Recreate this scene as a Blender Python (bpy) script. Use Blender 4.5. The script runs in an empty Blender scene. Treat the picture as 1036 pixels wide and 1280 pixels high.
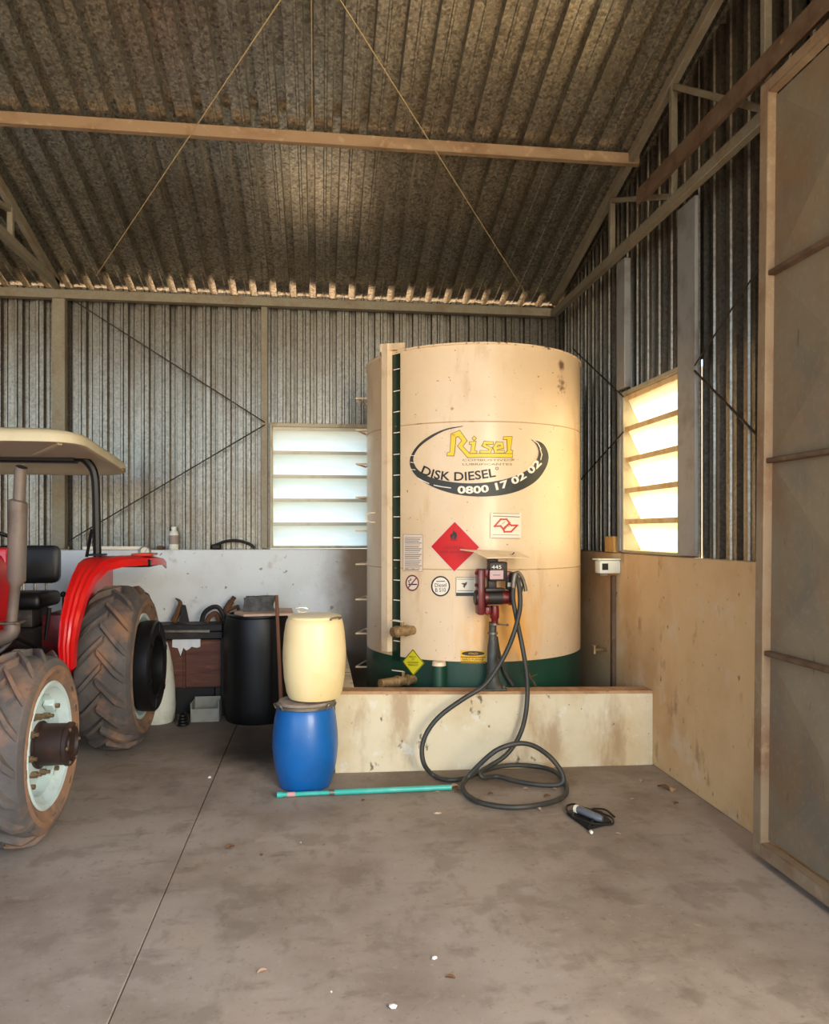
import bpy, bmesh, math, random
from mathutils import Vector, Matrix
random.seed(7)
PI = math.pi
SC = bpy.context.scene
COL = SC.collection

# ---------------------------------------------------------------- camera
F, CX, HY, CAMZ = 930.0, 518.0, 665.0, 1.6
TH = math.atan(118.0 / F)
cd = bpy.data.cameras.new('camera')
cam = bpy.data.objects.new('camera', cd)
COL.objects.link(cam)
cam.location = (0, 0, CAMZ)
cam.rotation_euler = (PI / 2, 0, -TH)
cd.sensor_fit = 'VERTICAL'
cd.sensor_height = 36.0
cd.lens = F / 1280.0 * 36.0
cd.shift_y = (HY - 640.0) / 1280.0
cd.clip_start = 0.05
cd.clip_end = 500
SC.camera = cam

# ---------------------------------------------------------------- sky, sun, exposure
w = bpy.data.worlds.new('sky')
SC.world = w
w.use_nodes = True
wn = w.node_tree
bg = wn.nodes['Background']
sky = wn.nodes.new('ShaderNodeTexSky')
sky.sky_type = 'NISHITA'
sky.sun_disc = False
sky.sun_elevation = math.radians(42)
sky.sun_rotation = math.radians(90)
sky.dust_density = 2.0
wn.links.new(sky.outputs[0], bg.inputs[0])
bg.inputs[1].default_value = 0.48
sd = bpy.data.lights.new('sun', 'SUN')
sd.energy = 8.0
sd.angle = math.radians(0.6)
sd.color = (1.0, 0.90, 0.74)
sun = bpy.data.objects.new('sun', sd)
COL.objects.link(sun)
sun.location = (12, 2, 12)
sun.rotation_euler = Vector((-math.cos(math.radians(42)), -0.06, -math.sin(math.radians(42)))).to_track_quat('-Z', 'Y').to_euler()
# warm area lamp added at the doorway to boost its daylight, out of view
ad = bpy.data.lights.new('doorway_fill', 'AREA')
ad.shape = 'RECTANGLE'
ad.size, ad.size_y = 2.2, 2.6
ad.energy = 150
ad.color = (1.0, 0.86, 0.64)
ao = bpy.data.objects.new('doorway_fill', ad)
COL.objects.link(ao)
ao.location = (2.15, -.9, 2.0)
ao.rotation_euler = (Vector((0.2, 6, 1.5)) - Vector((2.15, -.9, 2.0))).to_track_quat('-Z', 'Y').to_euler()
SC.view_settings.view_transform = 'Standard'
SC.view_settings.look = 'None'
SC.view_settings.gamma = 1.0
SC.view_settings.use_curve_mapping = False
SC.view_settings.exposure = 1.0

# ---------------------------------------------------------------- photo geometry -> world
sT, cT = math.sin(TH), math.cos(TH)
def ray(px, py):
    u, v = (px - CX) / F, (HY - py) / F
    return Vector((sT + u * cT, cT - u * sT, v))
CO = Vector((0, 0, CAMZ))
def onY(px, py, Y):
    d = ray(px, py); return CO + d * (Y / d.y)
def onX(px, py, X):
    d = ray(px, py); return CO + d * (X / d.x)
def onZ(px, py, z=0.0):
    d = ray(px, py); return CO + d * ((z - CAMZ) / d.z)
TCX, TCY, TR = 1.234, 5.964, 0.86
def tank_sz(px, py):
    d = ray(px, py); dx, dy = d.x, d.y
    a = dx * dx + dy * dy; b = -2 * (dx * TCX + dy * TCY); c = TCX ** 2 + TCY ** 2 - TR ** 2
    q = b * b - 4 * a * c
    t = (-b - math.sqrt(max(q, 0))) / (2 * a)
    x, y = dx * t - TCX, dy * t - TCY
    return TR * math.atan2(x, -y), CAMZ + d.z * t
def tank_pt(s, z, off=0.0):
    p = s / TR
    return Vector((TCX + (TR + off) * math.sin(p), TCY - (TR + off) * math.cos(p), z))

# ---------------------------------------------------------------- mesh builder
class MB:
    def __init__(self): self.bm = bmesh.new()
    def quad(self, *pts):
        vs = [self.bm.verts.new(p) for p in pts]
        return self.bm.faces.new(vs)
    def absorb(self, b2, mat=None):
        if mat is not None: b2.transform(mat)
        me = bpy.data.meshes.new('tmp'); b2.to_mesh(me); b2.free()
        self.bm.from_mesh(me); bpy.data.meshes.remove(me)
    def box(self, lo, hi, bev=0.0, rot=None, seg=1):
        b = bmesh.new(); bmesh.ops.create_cube(b, size=1)
        c = [(lo[i] + hi[i]) / 2 for i in range(3)]; s = [max(abs(hi[i] - lo[i]), 1e-4) for i in range(3)]
        bmesh.ops.scale(b, vec=s, verts=b.verts)
        if bev > 0:
            bmesh.ops.bevel(b, geom=list(b.edges), offset=min(bev, min(s) * .45), segments=seg, affect='EDGES', profile=.5)
        m = Matrix.Translation(c)
        if rot is not None: m = m @ rot
        self.absorb(b, m); return self
    def bar(self, p0, p1, w, h, bev=0.0, up=(0, 0, 1)):
        p0, p1 = Vector(p0), Vector(p1); d = p1 - p0; L = d.length; d.normalize()
        u = Vector(up)
        if abs(u.dot(d)) > .98: u = Vector((1, 0, 0))
        x = d.cross(u).normalized(); z = x.cross(d).normalized()
        m = Matrix((x, d, z)).transposed().to_4x4(); m.translation = (p0 + p1) / 2
        b = bmesh.new(); bmesh.ops.create_cube(b, size=1); bmesh.ops.scale(b, vec=(w, L, h), verts=b.verts)
        if bev > 0: bmesh.ops.bevel(b, geom=list(b.edges), offset=bev, segments=1, affect='EDGES')
        self.absorb(b, m); return self
    def tube(self, pts, r, seg=8, caps=True, closed=False):
        pts = [Vector(p) for p in pts]; n = len(pts)
        rs = r if isinstance(r, (list, tuple)) else [r] * n
        t0 = (pts[1] - pts[0]).normalized()
        a = Vector((0, 0, 1)) if abs(t0.z) < .9 else Vector((1, 0, 0))
        nx = t0.cross(a).normalized(); rings = []; prev = t0
        for i in range(n):
            if i == 0: t = t0
            elif i == n - 1: t = (pts[-1] - pts[-2]).normalized()
            else:
                t = (pts[i + 1] - pts[i]).normalized() + (pts[i] - pts[i - 1]).normalized()
                t = t.normalized() if t.length > 1e-6 else prev
            q = prev.rotation_difference(t); nx = (q @ nx).normalized(); ny = t.cross(nx).normalized(); prev = t
            rings.append([self.bm.verts.new(pts[i] + (nx * math.cos(2 * PI * k / seg) + ny * math.sin(2 * PI * k / seg)) * rs[i]) for k in range(seg)])
        for i in range(n - 1):
            for k in range(seg):
                self.bm.faces.new((rings[i][k], rings[i][(k + 1) % seg], rings[i + 1][(k + 1) % seg], rings[i + 1][k]))
        if caps:
            self.bm.faces.new(list(reversed(rings[0]))); self.bm.faces.new(rings[-1])
        return self
    def cyl(self, p0, p1, r, r1=None, seg=16):
        return self.tube([p0, p1], [r, r if r1 is None else r1], seg)
    def lathe(self, prof, c=(0, 0, 0), axis='Z', seg=40, closed=False, a0=0, a1=None):
        # prof: list of (r, h) along the axis
        full = a1 is None; A1 = 2 * PI if full else a1
        n = seg if full else seg + 1
        c = Vector(c); rings = []
        for r, h in prof:
            ring = []
            for k in range(n):
                an = a0 + (A1 - a0) * k / seg; x, y = r * math.cos(an), r * math.sin(an)
                p = Vector((x, y, h)) if axis == 'Z' else (Vector((h, x, y)) if axis == 'X' else Vector((x, h, y)))
                ring.append(self.bm.verts.new(c + p))
            rings.append(ring)
        m = len(rings)
        for i in range(m if closed else m - 1):
            A, B = rings[i], rings[(i + 1) % m]
            for k in range(n if full else n - 1):
                self.bm.faces.new((A[k], A[(k + 1) % n], B[(k + 1) % n], B[k]))
        return self
    def prism(self, poly, lo, hi, axis='X'):
        # poly in the two other axes, extruded lo..hi along the axis
        def P(a, b, h):
            return (h, a, b) if axis == 'X' else ((a, h, b) if axis == 'Y' else (a, b, h))
        A = [self.bm.verts.new(P(a, b, lo)) for a, b in poly]; B = [self.bm.verts.new(P(a, b, hi)) for a, b in poly]
        n = len(poly)
        self.bm.faces.new(A); self.bm.faces.new(list(reversed(B)))
        for i in range(n): self.bm.faces.new((A[i], B[i], B[(i + 1) % n], A[(i + 1) % n]))
        return self
    def loft(self, rings, caps=True, closed=True):
        R = [[self.bm.verts.new(p) for p in r] for r in rings]
        n = len(R[0])
        for i in range(len(R) - 1):
            for k in range(n if closed else n - 1):
                self.bm.faces.new((R[i][k], R[i][(k + 1) % n], R[i + 1][(k + 1) % n], R[i + 1][k]))
        if caps and closed:
            self.bm.faces.new(list(reversed(R[0]))); self.bm.faces.new(R[-1])
        return self

def spline(pts, n=8):
    P = [Vector(p) for p in pts]; P = [P[0] * 2 - P[1]] + P + [P[-1] * 2 - P[-2]]; out = []
    for i in range(1, len(P) - 2):
        a, b, c, d = P[i - 1:i + 3]
        for k in range(n):
            t = k / n
            out.append(.5 * ((2 * b) + (c - a) * t + (2 * a - 5 * b + 4 * c - d) * t * t + (3 * b - a - 3 * c + d) * t ** 3))
    out.append(P[-2]); return out

def off_of(o):
    v = Vector((0, 0, 0))
    while o is not None: v = v + o.location; o = o.parent
    return v
def tag(o, label=None, cat=None, group=None, kind=None):
    if label: o['label'] = label
    if cat: o['category'] = cat
    if group: o['group'] = group
    if kind: o['kind'] = kind
    return o
def thing(name, loc, label=None, cat=None, group=None, kind=None):
    o = bpy.data.objects.new(name, None); COL.objects.link(o); o.location = loc
    o.empty_display_size = .1
    return tag(o, label, cat, group, kind)
def obj(name, mb, mat, parent=None, label=None, cat=None, group=None, kind=None, smooth=True, ang=38, base=None, recalc=True):
    bm = mb.bm
    if recalc: bmesh.ops.recalc_face_normals(bm, faces=bm.faces)
    if parent is not None: org = off_of(parent)
    elif base is not None: org = Vector(base)
    else:
        xs = [v.co for v in bm.verts]
        org = Vector(((min(v.x for v in xs) + max(v.x for v in xs)) / 2, (min(v.y for v in xs) + max(v.y for v in xs)) / 2, min(v.z for v in xs)))
    bmesh.ops.translate(bm, verts=bm.verts, vec=-org)
    me = bpy.data.meshes.new(name); bm.to_mesh(me); bm.free()
    if smooth:
        me.polygons.foreach_set('use_smooth', [True] * len(me.polygons)); me.set_sharp_from_angle(angle=math.radians(ang))
    me.materials.append(mat)
    o = bpy.data.objects.new(name, me); COL.objects.link(o)
    if parent is not None: o.parent = parent
    else: o.location = org
    return tag(o, label, cat, group, kind)
def copy_tree(o, parent=None):
    c = o.copy(); COL.objects.link(c); c.parent = parent
    for ch in list(o.children): copy_tree(ch, c)
    return c

# ---------------------------------------------------------------- materials
def srgb(r, g, b):
    f = lambda c: (c / 255 / 12.92) if c / 255 <= .04045 else ((c / 255 + .055) / 1.055) ** 2.4
    return (f(r), f(g), f(b), 1)
def mat(name, col, rough=.6, metal=0.0, layers=(), bump=None, spec=.5, transl=0.0, coat=0.0, rvar=0.0):
    m = bpy.data.materials.new(name); m.use_nodes = True; nt = m.node_tree; N = nt.nodes; L = nt.links
    bs = N['Principled BSDF']; tc = N.new('ShaderNodeTexCoord')
    bs.inputs['Roughness'].default_value = rough; bs.inputs['Metallic'].default_value = metal
    bs.inputs['Specular IOR Level'].default_value = spec
    if coat: bs.inputs['Coat Weight'].default_value = coat; bs.inputs['Coat Roughness'].default_value = .15
    cur = None
    def mapped(st):
        if st is None: return tc.outputs['Object']
        mp = N.new('ShaderNodeMapping'); mp.inputs['Scale'].default_value = st
        L.new(tc.outputs['Object'], mp.inputs['Vector']); return mp.outputs[0]
    def rng(sock, lo, hi):
        r = N.new('ShaderNodeMapRange'); r.interpolation_type = 'SMOOTHSTEP'
        r.inputs['From Min'].default_value = lo; r.inputs['From Max'].default_value = hi
        L.new(sock, r.inputs['Value']); return r.outputs[0]
    def noise(sc, det, st=None, rgh=.6):
        n = N.new('ShaderNodeTexNoise'); n.inputs['Scale'].default_value = sc; n.inputs['Detail'].default_value = det
        n.inputs['Roughness'].default_value = rgh
        L.new(mapped(st), n.inputs['Vector']); return n.outputs['Fac']
    for ly in layers:
        k = ly['k']
        if k == 'noise':
            f = rng(noise(ly['s'], ly.get('d', 4), ly.get('st')), ly.get('lo', .4), ly.get('hi', .65))
        elif k == 'cell':
            v = N.new('ShaderNodeTexVoronoi'); v.inputs['Scale'].default_value = ly['s']
            L.new(mapped(ly.get('st')), v.inputs['Vector'])
            sp = N.new('ShaderNodeSeparateColor'); L.new(v.outputs['Color'], sp.inputs[0])
            f = rng(sp.outputs[0], ly.get('lo', 0), ly.get('hi', 1))
        elif k == 'blob':
            c, r = ly['c'], ly['r']
            vm = N.new('ShaderNodeVectorMath'); vm.operation = 'SUBTRACT'; vm.inputs[1].default_value = c
            L.new(tc.outputs['Object'], vm.inputs[0])
            vd = N.new('ShaderNodeVectorMath'); vd.operation = 'DIVIDE'; vd.inputs[1].default_value = r
            L.new(vm.outputs[0], vd.inputs[0])
            vl = N.new('ShaderNodeVectorMath'); vl.operation = 'LENGTH'; L.new(vd.outputs[0], vl.inputs[0])
            ad_ = N.new('ShaderNodeMath'); ad_.operation = 'MULTIPLY_ADD'
            L.new(noise(ly.get('s', 5), 5, ly.get('st')), ad_.inputs[0]); ad_.inputs[1].default_value = ly.get('w', .8); L.new(vl.outputs['Value'], ad_.inputs[2])
            f = rng(ad_.outputs[0], ly.get('hi', 1.5), ly.get('lo', .8))
        am = N.new('ShaderNodeMath'); am.operation = 'MULTIPLY'; L.new(f, am.inputs[0]); am.inputs[1].default_value = ly.get('a', 1)
        mx = N.new('ShaderNodeMix'); mx.data_type = 'RGBA'
        L.new(am.outputs[0], mx.inputs[0])
        if cur is None: mx.inputs[6].default_value = col
        else: L.new(cur, mx.inputs[6])
        mx.inputs[7].default_value = ly['c2']
        cur = mx.outputs[2]
    if cur is None: bs.inputs['Base Color'].default_value = col
    else: L.new(cur, bs.inputs['Base Color'])
    if bump:
        b = N.new('ShaderNodeBump'); b.inputs['Strength'].default_value = bump[1]; b.inputs['Distance'].default_value = bump[2] if len(bump) > 2 else .01
        L.new(noise(bump[0], 6), b.inputs['Height']); L.new(b.outputs[0], bs.inputs['Normal'])
    if rvar:
        r = N.new('ShaderNodeMapRange'); r.inputs['To Min'].default_value = rough - rvar; r.inputs['To Max'].default_value = rough + rvar
        L.new(noise(9, 5), r.inputs['Value']); L.new(r.outputs[0], bs.inputs['Roughness'])
    if transl:
        t = N.new('ShaderNodeBsdfTranslucent'); ms = N.new('ShaderNodeMixShader'); ms.inputs[0].default_value = transl
        if cur is None: t.inputs[0].default_value = col
        else: L.new(cur, t.inputs[0])
        L.new(bs.outputs[0], ms.inputs[1]); L.new(t.outputs[0], ms.inputs[2]); L.new(ms.outputs[0], N['Material Output'].inputs[0])
    return m
def ns(c2, s, lo=.45, hi=.65, a=1, d=5, st=None): return dict(k='noise', c2=c2, s=s, lo=lo, hi=hi, a=a, d=d, st=st)
def cell(c2, s, lo=0, hi=1, a=1, st=None): return dict(k='cell', c2=c2, s=s, lo=lo, hi=hi, a=a, st=st)
def blob(c2, c, r, lo=.8, hi=1.5, a=1, s=5, w=.8, st=None): return dict(k='blob', c2=c2, c=c, r=r, lo=lo, hi=hi, a=a, s=s, w=w, st=st)
S = srgb
MT = {}
MT['galv'] = mat('galvanised', S(124, 119, 110), .34, .92, [cell(S(150, 146, 136), 75, .2, .95, .6), cell(S(92, 88, 80), 52, .55, 1, .5), ns(S(106, 90, 70), 2.2, .45, .75, .5), ns(S(156, 152, 144), 9, .55, .72, .6, st=(1, 1, .06)), ns(S(74, 68, 58), 7, .55, .72, .6, st=(1, 1, .06))], bump=(60, .08, .004))
MT['galv_roof'] = mat('galvanised_roof', S(164, 161, 150), .30, .85, [cell(S(214, 208, 188), 70, .35, .95, .75), cell(S(104, 100, 90), 52, .5, 1, .7), ns(S(130, 118, 94), 1.6, .42, .75, .45)], bump=(60, .08, .004))
MT['steel_paint'] = mat('dusty_steel', S(134, 127, 108), .6, .25, [cell(S(150, 144, 126), 60, .3, 1, .5), ns(S(120, 96, 70), 5, .45, .7, .6)])
MT['galv_post'] = mat('galvanised_post', S(150, 152, 152), .5, .3, [cell(S(150, 150, 146), 150, .2, .9, .6), ns(S(104, 94, 82), 4, .45, .7, .6)])
MT['purlin'] = mat('rusty_purlin', S(150, 126, 98), .7, .1, [ns(S(116, 82, 54), 5, .45, .7, .7, st=(.6, 1, 1)), ns(S(196, 172, 140), 14, .55, .7, .4)])
MT['rail'] = mat('rusty_rail', S(106, 86, 68), .7, .2, [ns(S(82, 56, 40), 8, .4, .65, .7), ns(S(160, 130, 100), 20, .6, .75, .5)])
MT['door'] = mat('dusty_door_sheet', S(134, 122, 100), .7, .15, [ns(S(130, 98, 68), 1.6, .42, .7, .7), ns(S(110, 108, 98), 2.3, .48, .68, .6), ns(S(150, 136, 112), 30, .5, .7, .35), ns(S(96, 66, 44), 12, .64, .72, .6, st=(1, 3, .4))], bump=(40, .1, .004))
MT['door_frame'] = mat('dusty_door_frame', S(144, 124, 98), .7, .1, [ns(S(116, 76, 48), 3, .42, .7, .7), ns(S(170, 150, 120), 16, .52, .72, .5)])
MT['white_wall'] = mat('white_wall_paint', S(214, 219, 221), .85, 0, [ns(S(194, 195, 192), 2.0, .4, .7, .6), ns(S(150, 128, 98), 3.2, .6, .72, .45), ns(S(96, 80, 62), 14, .64, .69, .7), ns(S(70, 62, 52), 42, .675, .71, .7),
    blob(S(140, 112, 80), (1.35, 0, .95), (1.22, 2, 2.6), 1.05, 1.35, .92, 2.5, .4), blob(S(78, 62, 46), (.3, 0, .45), (.3, 1, .5), .6, 1.5, .6, 4, .9)], bump=(14, .25, .01))
MT['cream_wall'] = mat('cream_wall_paint', S(214, 180, 132), .85, 0, [ns(S(190, 148, 98), 1.3, .4, .68, .75), ns(S(214, 200, 172), 3.0, .52, .7, .5), ns(S(140, 100, 62), 6, .58, .72, .6, st=(1, 1, .5)), ns(S(88, 62, 42), 19, .655, .70, .75, st=(1, 1, .55)), ns(S(76, 56, 40), 50, .68, .72, .7)], bump=(12, .3, .01))
MT['bund'] = mat('bund_paint', S(220, 206, 174), .85, 0, [ns(S(200, 172, 128), 1.8, .42, .68, .75), ns(S(158, 122, 82), 4, .52, .70, .65, st=(1, 1, .35)), ns(S(66, 54, 42), 11, .63, .69, .8, st=(1, 1, .6)), ns(S(60, 50, 40), 34, .69, .73, .7), ns(S(226, 224, 214), 9, .6, .7, .5)], bump=(10, .3, .01))
MT['bund_top'] = mat('bund_top', S(188, 148, 108), .9, 0, [ns(S(150, 106, 72), 6, .4, .68, .8), ns(S(96, 70, 50), 26, .62, .7, .7)], bump=(20, .3, .008))
MT['floor'] = mat('concrete_floor', S(164, 151, 137), .72, 0, [ns(S(134, 119, 104), 1.1, .38, .66, .85), ns(S(166, 150, 132), 2.7, .5, .7, .6), ns(S(100, 86, 74), 6, .56, .75, .5, st=(.6, 1.4, 1)), ns(S(168, 160, 150), 60, .62, .72, .35), ns(S(84, 74, 66), 90, .63, .7, .4), ns(S(186, 176, 162), 16, .69, .74, .5, st=(1, 1.5, 1)), ns(S(98, 84, 70), 34, .58, .74, .5), ns(S(176, 164, 150), 24, .58, .74, .4), ns(S(112, 98, 84), 4, .52, .62, .35, 10), ns(S(176, 164, 148), 5, .60, .70, .3, 8, (.5, 1.6, 1)), ns(S(108, 92, 78), 7, .56, .72, .4, 8, (1.3, .6, 1)),
    blob(S(28, 24, 21), (-.40, 5.72, 0), (.62, .85, 1), .65, 1.4, .92, 3, .7), blob(S(92, 84, 78), (-1.1, 6.2, 0), (1.2, .9, 1), .6, 1.5, .7, 2, .8), blob(S(96, 78, 60), (1.0, 4.75, 0), (1.5, .4, 1), .5, 1.4, .6, 3, .8)], bump=(70, .12, .004), spec=.35, rvar=.1)  # first blob oil stain plus barrel shadow, second dim back-left floor, both painted
MT['floor_stain'] = None
MT['soil'] = mat('bare_soil', S(160, 134, 104), .95, 0, [ns(S(140, 108, 78), .6, .4, .65, .7), ns(S(126, 130, 84), 1.4, .58, .7, .5)])
MT['plaster_out'] = mat('outer_plaster', S(210, 200, 180), .9)
MT['cream'] = mat('tank_cream', S(228, 203, 168), .42, 0, [ns(S(214, 186, 146), 1.2, .4, .7, .7), ns(S(232, 208, 176), 2.6, .5, .72, .5), ns(S(150, 96, 52), 22, .675, .71, .75), ns(S(110, 66, 36), 46, .685, .715, .8), ns(S(196, 160, 112), 5, .58, .72, .45, 5, (1, 1, .25)),
    blob(S(224, 158, 66), (.05, -.82, .92), (.40, .6, .48), .65, 1.5, .95, 5, 1.0, (2.6, 1, .5)), blob(S(92, 54, 30), (.52, -.7, 2.82), (.05, .3, .07), .75, 1.3, .9, 22, 1.0), blob(S(104, 60, 34), (.53, -.7, 2.68), (.17, .4, .24), .45, .85, .9, 42, 1.0),
    ], bump=(2.2, .12, .03), coat=.25)
MT['rustmark'] = mat('rust_mark', S(196, 162, 118), .6, 0, [ns(S(140, 92, 56), 14, .55, .68, .7)])
MT['rim_rust'] = mat('chipped_rim', S(226, 200, 164), .5, 0, [ns(S(104, 62, 36), 24, .56, .62, .9)])
MT['cream_side'] = mat('tank_cream_fitting', S(236, 212, 178), .45, 0, [ns(S(200, 170, 130), 6, .5, .7, .5)])
MT['tank_green'] = mat('tank_green', S(16, 66, 50), .45, 0, [ns(S(10, 44, 34), 2.5, .4, .65, .7), ns(S(60, 60, 44), 14, .64, .74, .6)], coat=.2)
MT['dk_green'] = mat('gauge_green', S(8, 40, 28), .3)
MT['blk_decal'] = mat('decal_charcoal', S(50, 52, 48), .5, 0, [ns(S(78, 80, 74), 3, .45, .7, .4)])
MT['blk_ink'] = mat('ink_black', S(28, 26, 24), .5)
MT['wht_ink'] = mat('ink_white', S(238, 228, 212), .5)
MT['yel_ink'] = mat('ink_yellow', S(236, 200, 24), .4)
MT['red_ink'] = mat('ink_red', S(206, 6, 10), .6, 0, [ns(S(190, 6, 12), 5, .45, .65, .6)])
MT['dkred_ink'] = mat('ink_dark_red', S(120, 14, 14), .5)
MT['pink_ink'] = mat('ink_pink', S(224, 196, 186), .5)
MT['purple_ink'] = mat('ink_purple', S(122, 60, 72), .5)
MT['brick_ink'] = mat('ink_brick', S(196, 60, 46), .5)
MT['paper'] = mat('label_paper', S(226, 208, 190), .6)
MT['grey_ink'] = mat('ink_grey', S(146, 132, 122), .6)
MT['olive_ink'] = mat('ink_olive', S(120, 104, 44), .5)
MT['sign_yel'] = mat('sign_yellow', S(214, 204, 36), .45)
MT['warn_yel'] = mat('sign_amber', S(232, 182, 46), .5)
MT['placard'] = mat('placard_white', S(232, 222, 200), .5)
MT['bluebar'] = mat('blue_plastic', S(8, 94, 164), .38, 0, [ns(S(6, 74, 136), 3, .42, .68, .6), ns(S(60, 84, 110), 18, .66, .72, .5, st=(1, 1, .4)), ns(S(90, 150, 210), 26, .68, .73, .35)], coat=.25)
MT['yelbar'] = mat('cream_plastic', S(238, 218, 166), .42, 0, [ns(S(226, 198, 134), 2.4, .42, .68, .7), ns(S(190, 150, 96), 16, .68, .73, .4)], coat=.1)
MT['lid'] = mat('dusty_lid', S(150, 136, 122), .8, 0, [ns(S(110, 96, 84), 9, .4, .65, .7)])
MT['metal'] = mat('grey_clamp_metal', S(128, 122, 112), .45, .7, [ns(S(90, 70, 54), 20, .45, .7, .6)])
MT['wire'] = mat('pale_wire', S(222, 218, 206), .35, .6)
MT['rod'] = mat('tie_rod_steel', S(58, 50, 40), .6, .4, [ns(S(80, 58, 42), 10, .4, .7, .6)])
MT['rodlight'] = mat('dusty_tie_rod', S(176, 156, 116), .7, .2)
MT['brass'] = mat('dull_brass', S(176, 148, 108), .4, .6, [ns(S(120, 88, 56), 24, .4, .65, .8), ns(S(206, 186, 150), 40, .55, .7, .5)])
MT['black_drum'] = mat('black_plastic', S(13, 13, 14), .45, 0, [ns(S(22, 22, 23), 3, .45, .7, .6)])
MT['blackiron'] = mat('black_iron', S(34, 33, 33), .6, .3, [ns(S(70, 62, 54), 8, .5, .7, .6)])
MT['crate'] = mat('red_brown_plywood', S(100, 60, 46), .7, 0, [ns(S(76, 42, 32), 9, .42, .66, .8, st=(.25, 1, 2.5)), ns(S(146, 92, 66), 20, .55, .7, .5, st=(.2, 1, 2))])  # plywood darkened in colour for the dim corner
MT['board'] = mat('pale_board', S(206, 176, 152), .8, 0, [ns(S(176, 140, 116), 5, .45, .65, .6)])
MT['stick'] = mat('brown_stick', S(128, 84, 58), .7, 0, [ns(S(98, 60, 40), 10, .4, .65, .7, st=(1, 1, .2))])
MT['block'] = mat('grey_block', S(96, 96, 92), .95, 0, [ns(S(66, 66, 64), 16, .4, .65, .8)], bump=(40, .5, .01))
MT['rust'] = mat('rusty_iron', S(112, 76, 50), .85, .2, [ns(S(66, 50, 40), 12, .4, .65, .8), ns(S(172, 138, 100), 8, .58, .72, .5)])
MT['rag'] = mat('white_rag', S(224, 226, 230), .95)
MT['whiteplastic'] = mat('white_plastic', S(214, 216, 204), .5, 0, [ns(S(176, 170, 146), 6, .5, .7, .6)])
MT['carton'] = mat('shaded_carton', S(150, 148, 138), .8, 0, [ns(S(120, 112, 98), 7, .45, .7, .6)])  # white box greyed down, shade put into the colour
MT['rubber'] = mat('hose_rubber', S(52, 52, 48), .5, 0, [ns(S(78, 72, 62), 6, .45, .7, .6)])
MT['greenpipe'] = mat('green_pvc', S(62, 176, 158), .35, 0, [ns(S(110, 190, 176), 7, .55, .7, .5), ns(S(120, 90, 70), 30, .66, .72, .5)])
MT['pinktape'] = mat('pink_tape', S(204, 150, 146), .7)
MT['pump_red'] = mat('pump_red', S(118, 18, 20), .45, .1, [ns(S(66, 14, 16), 8, .4, .65, .8), ns(S(176, 70, 62), 18, .62, .72, .5)], coat=.2)
MT['pump_dark'] = mat('pump_dark', S(44, 38, 36), .5, .2, [ns(S(84, 72, 62), 14, .52, .7, .5)])
MT['stand'] = mat('stand_grey', S(70, 72, 68), .55, .3, [ns(S(112, 106, 96), 10, .5, .7, .5)])
MT['tyre'] = mat('dusty_tyre', S(80, 75, 72), .9, 0, [ns(S(108, 100, 94), 3, .4, .68, .8), ns(S(146, 108, 80), 2.6, .46, .64, .8), ns(S(56, 54, 54), 9, .58, .7, .6)], bump=(50, .2, .006))
MT['tyre_wall'] = mat('muddy_tyre_wall', S(138, 104, 78), .95, 0, [ns(S(96, 84, 76), 4, .45, .68, .8), ns(S(164, 124, 92), 11, .52, .7, .6)], bump=(40, .2, .006))
MT['rim'] = mat('pale_blue_rim', S(196, 214, 212), .45, 0, [ns(S(170, 176, 170), 7, .5, .72, .6), ns(S(140, 112, 86), 14, .64, .74, .5)], coat=.2)
MT['hub'] = mat('dark_hub', S(50, 36, 32), .5, .2, [ns(S(88, 58, 46), 7, .45, .7, .7)])
MT['bolt'] = mat('dirty_bolt', S(130, 110, 84), .5, .5)
MT['tr_red'] = mat('tractor_red', S(212, 16, 18), .35, 0, [ns(S(186, 10, 14), 4, .45, .7, .6), ns(S(206, 90, 80), 9, .62, .75, .35)], coat=.4)
MT['tr_black'] = mat('tractor_black', S(13, 13, 15), .45, 0, spec=.35)
MT['tr_grime'] = mat('engine_grime', S(46, 42, 40), .6, .3, [ns(S(84, 74, 66), 9, .48, .7, .7)])
MT['canopy'] = mat('canopy_beige', S(204, 192, 160), .5, 0, [ns(S(182, 168, 136), 3, .45, .7, .5)])
MT['exhaust'] = mat('rusty_exhaust', S(122, 110, 100), .6, .4, [ns(S(100, 84, 72), 5, .42, .68, .7), ns(S(116, 116, 112), 9, .52, .7, .6)])
MT['lens_red'] = mat('red_lens', S(206, 60, 52), .2, 0, coat=.4)
MT['louvre'] = mat('fibreglass_louvre', S(236, 240, 234), .45, 0, [ns(S(220, 232, 226), 6, .4, .65, .5, st=(.3, .3, 3))], transl=.7)
MT['louvre_warm'] = mat('fibreglass_louvre_warm', S(244, 238, 216), .45, 0, [ns(S(240, 226, 190), 6, .4, .65, .5, st=(.3, .3, 3))], transl=.72)  # warm copy of louvre, sunlit tint put into the colour
MT['wood_bar'] = mat('window_bar', S(226, 198, 148), .7, 0, [ns(S(206, 160, 104), 9, .42, .66, .7)])  # bars lightened in colour for the window's backlit glow
MT['pale_bar'] = mat('pale_window_bar', S(206, 202, 184), .7, 0, [ns(S(176, 164, 136), 7, .5, .7, .6)])
MT['window_frame'] = mat('window_frame', S(176, 166, 138), .6, .1, [ns(S(130, 108, 80), 9, .5, .7, .5)])
MT['pine'] = mat('pine_block', S(208, 162, 96), .7, 0, [ns(S(180, 128, 68), 10, .4, .65, .6, st=(2, 2, .3))])
MT['leaf'] = mat('dry_leaf', S(112, 78, 48), .85, 0, [ns(S(70, 48, 32), 20, .4, .65, .7)])
MT['leafpale'] = mat('pale_leaf', S(190, 158, 124), .85)
MT['chip'] = mat('white_chip', S(226, 220, 212), .9)
MT['glass_dark'] = mat('dark_lens', S(34, 40, 40), .15, 0, coat=.5)
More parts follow.
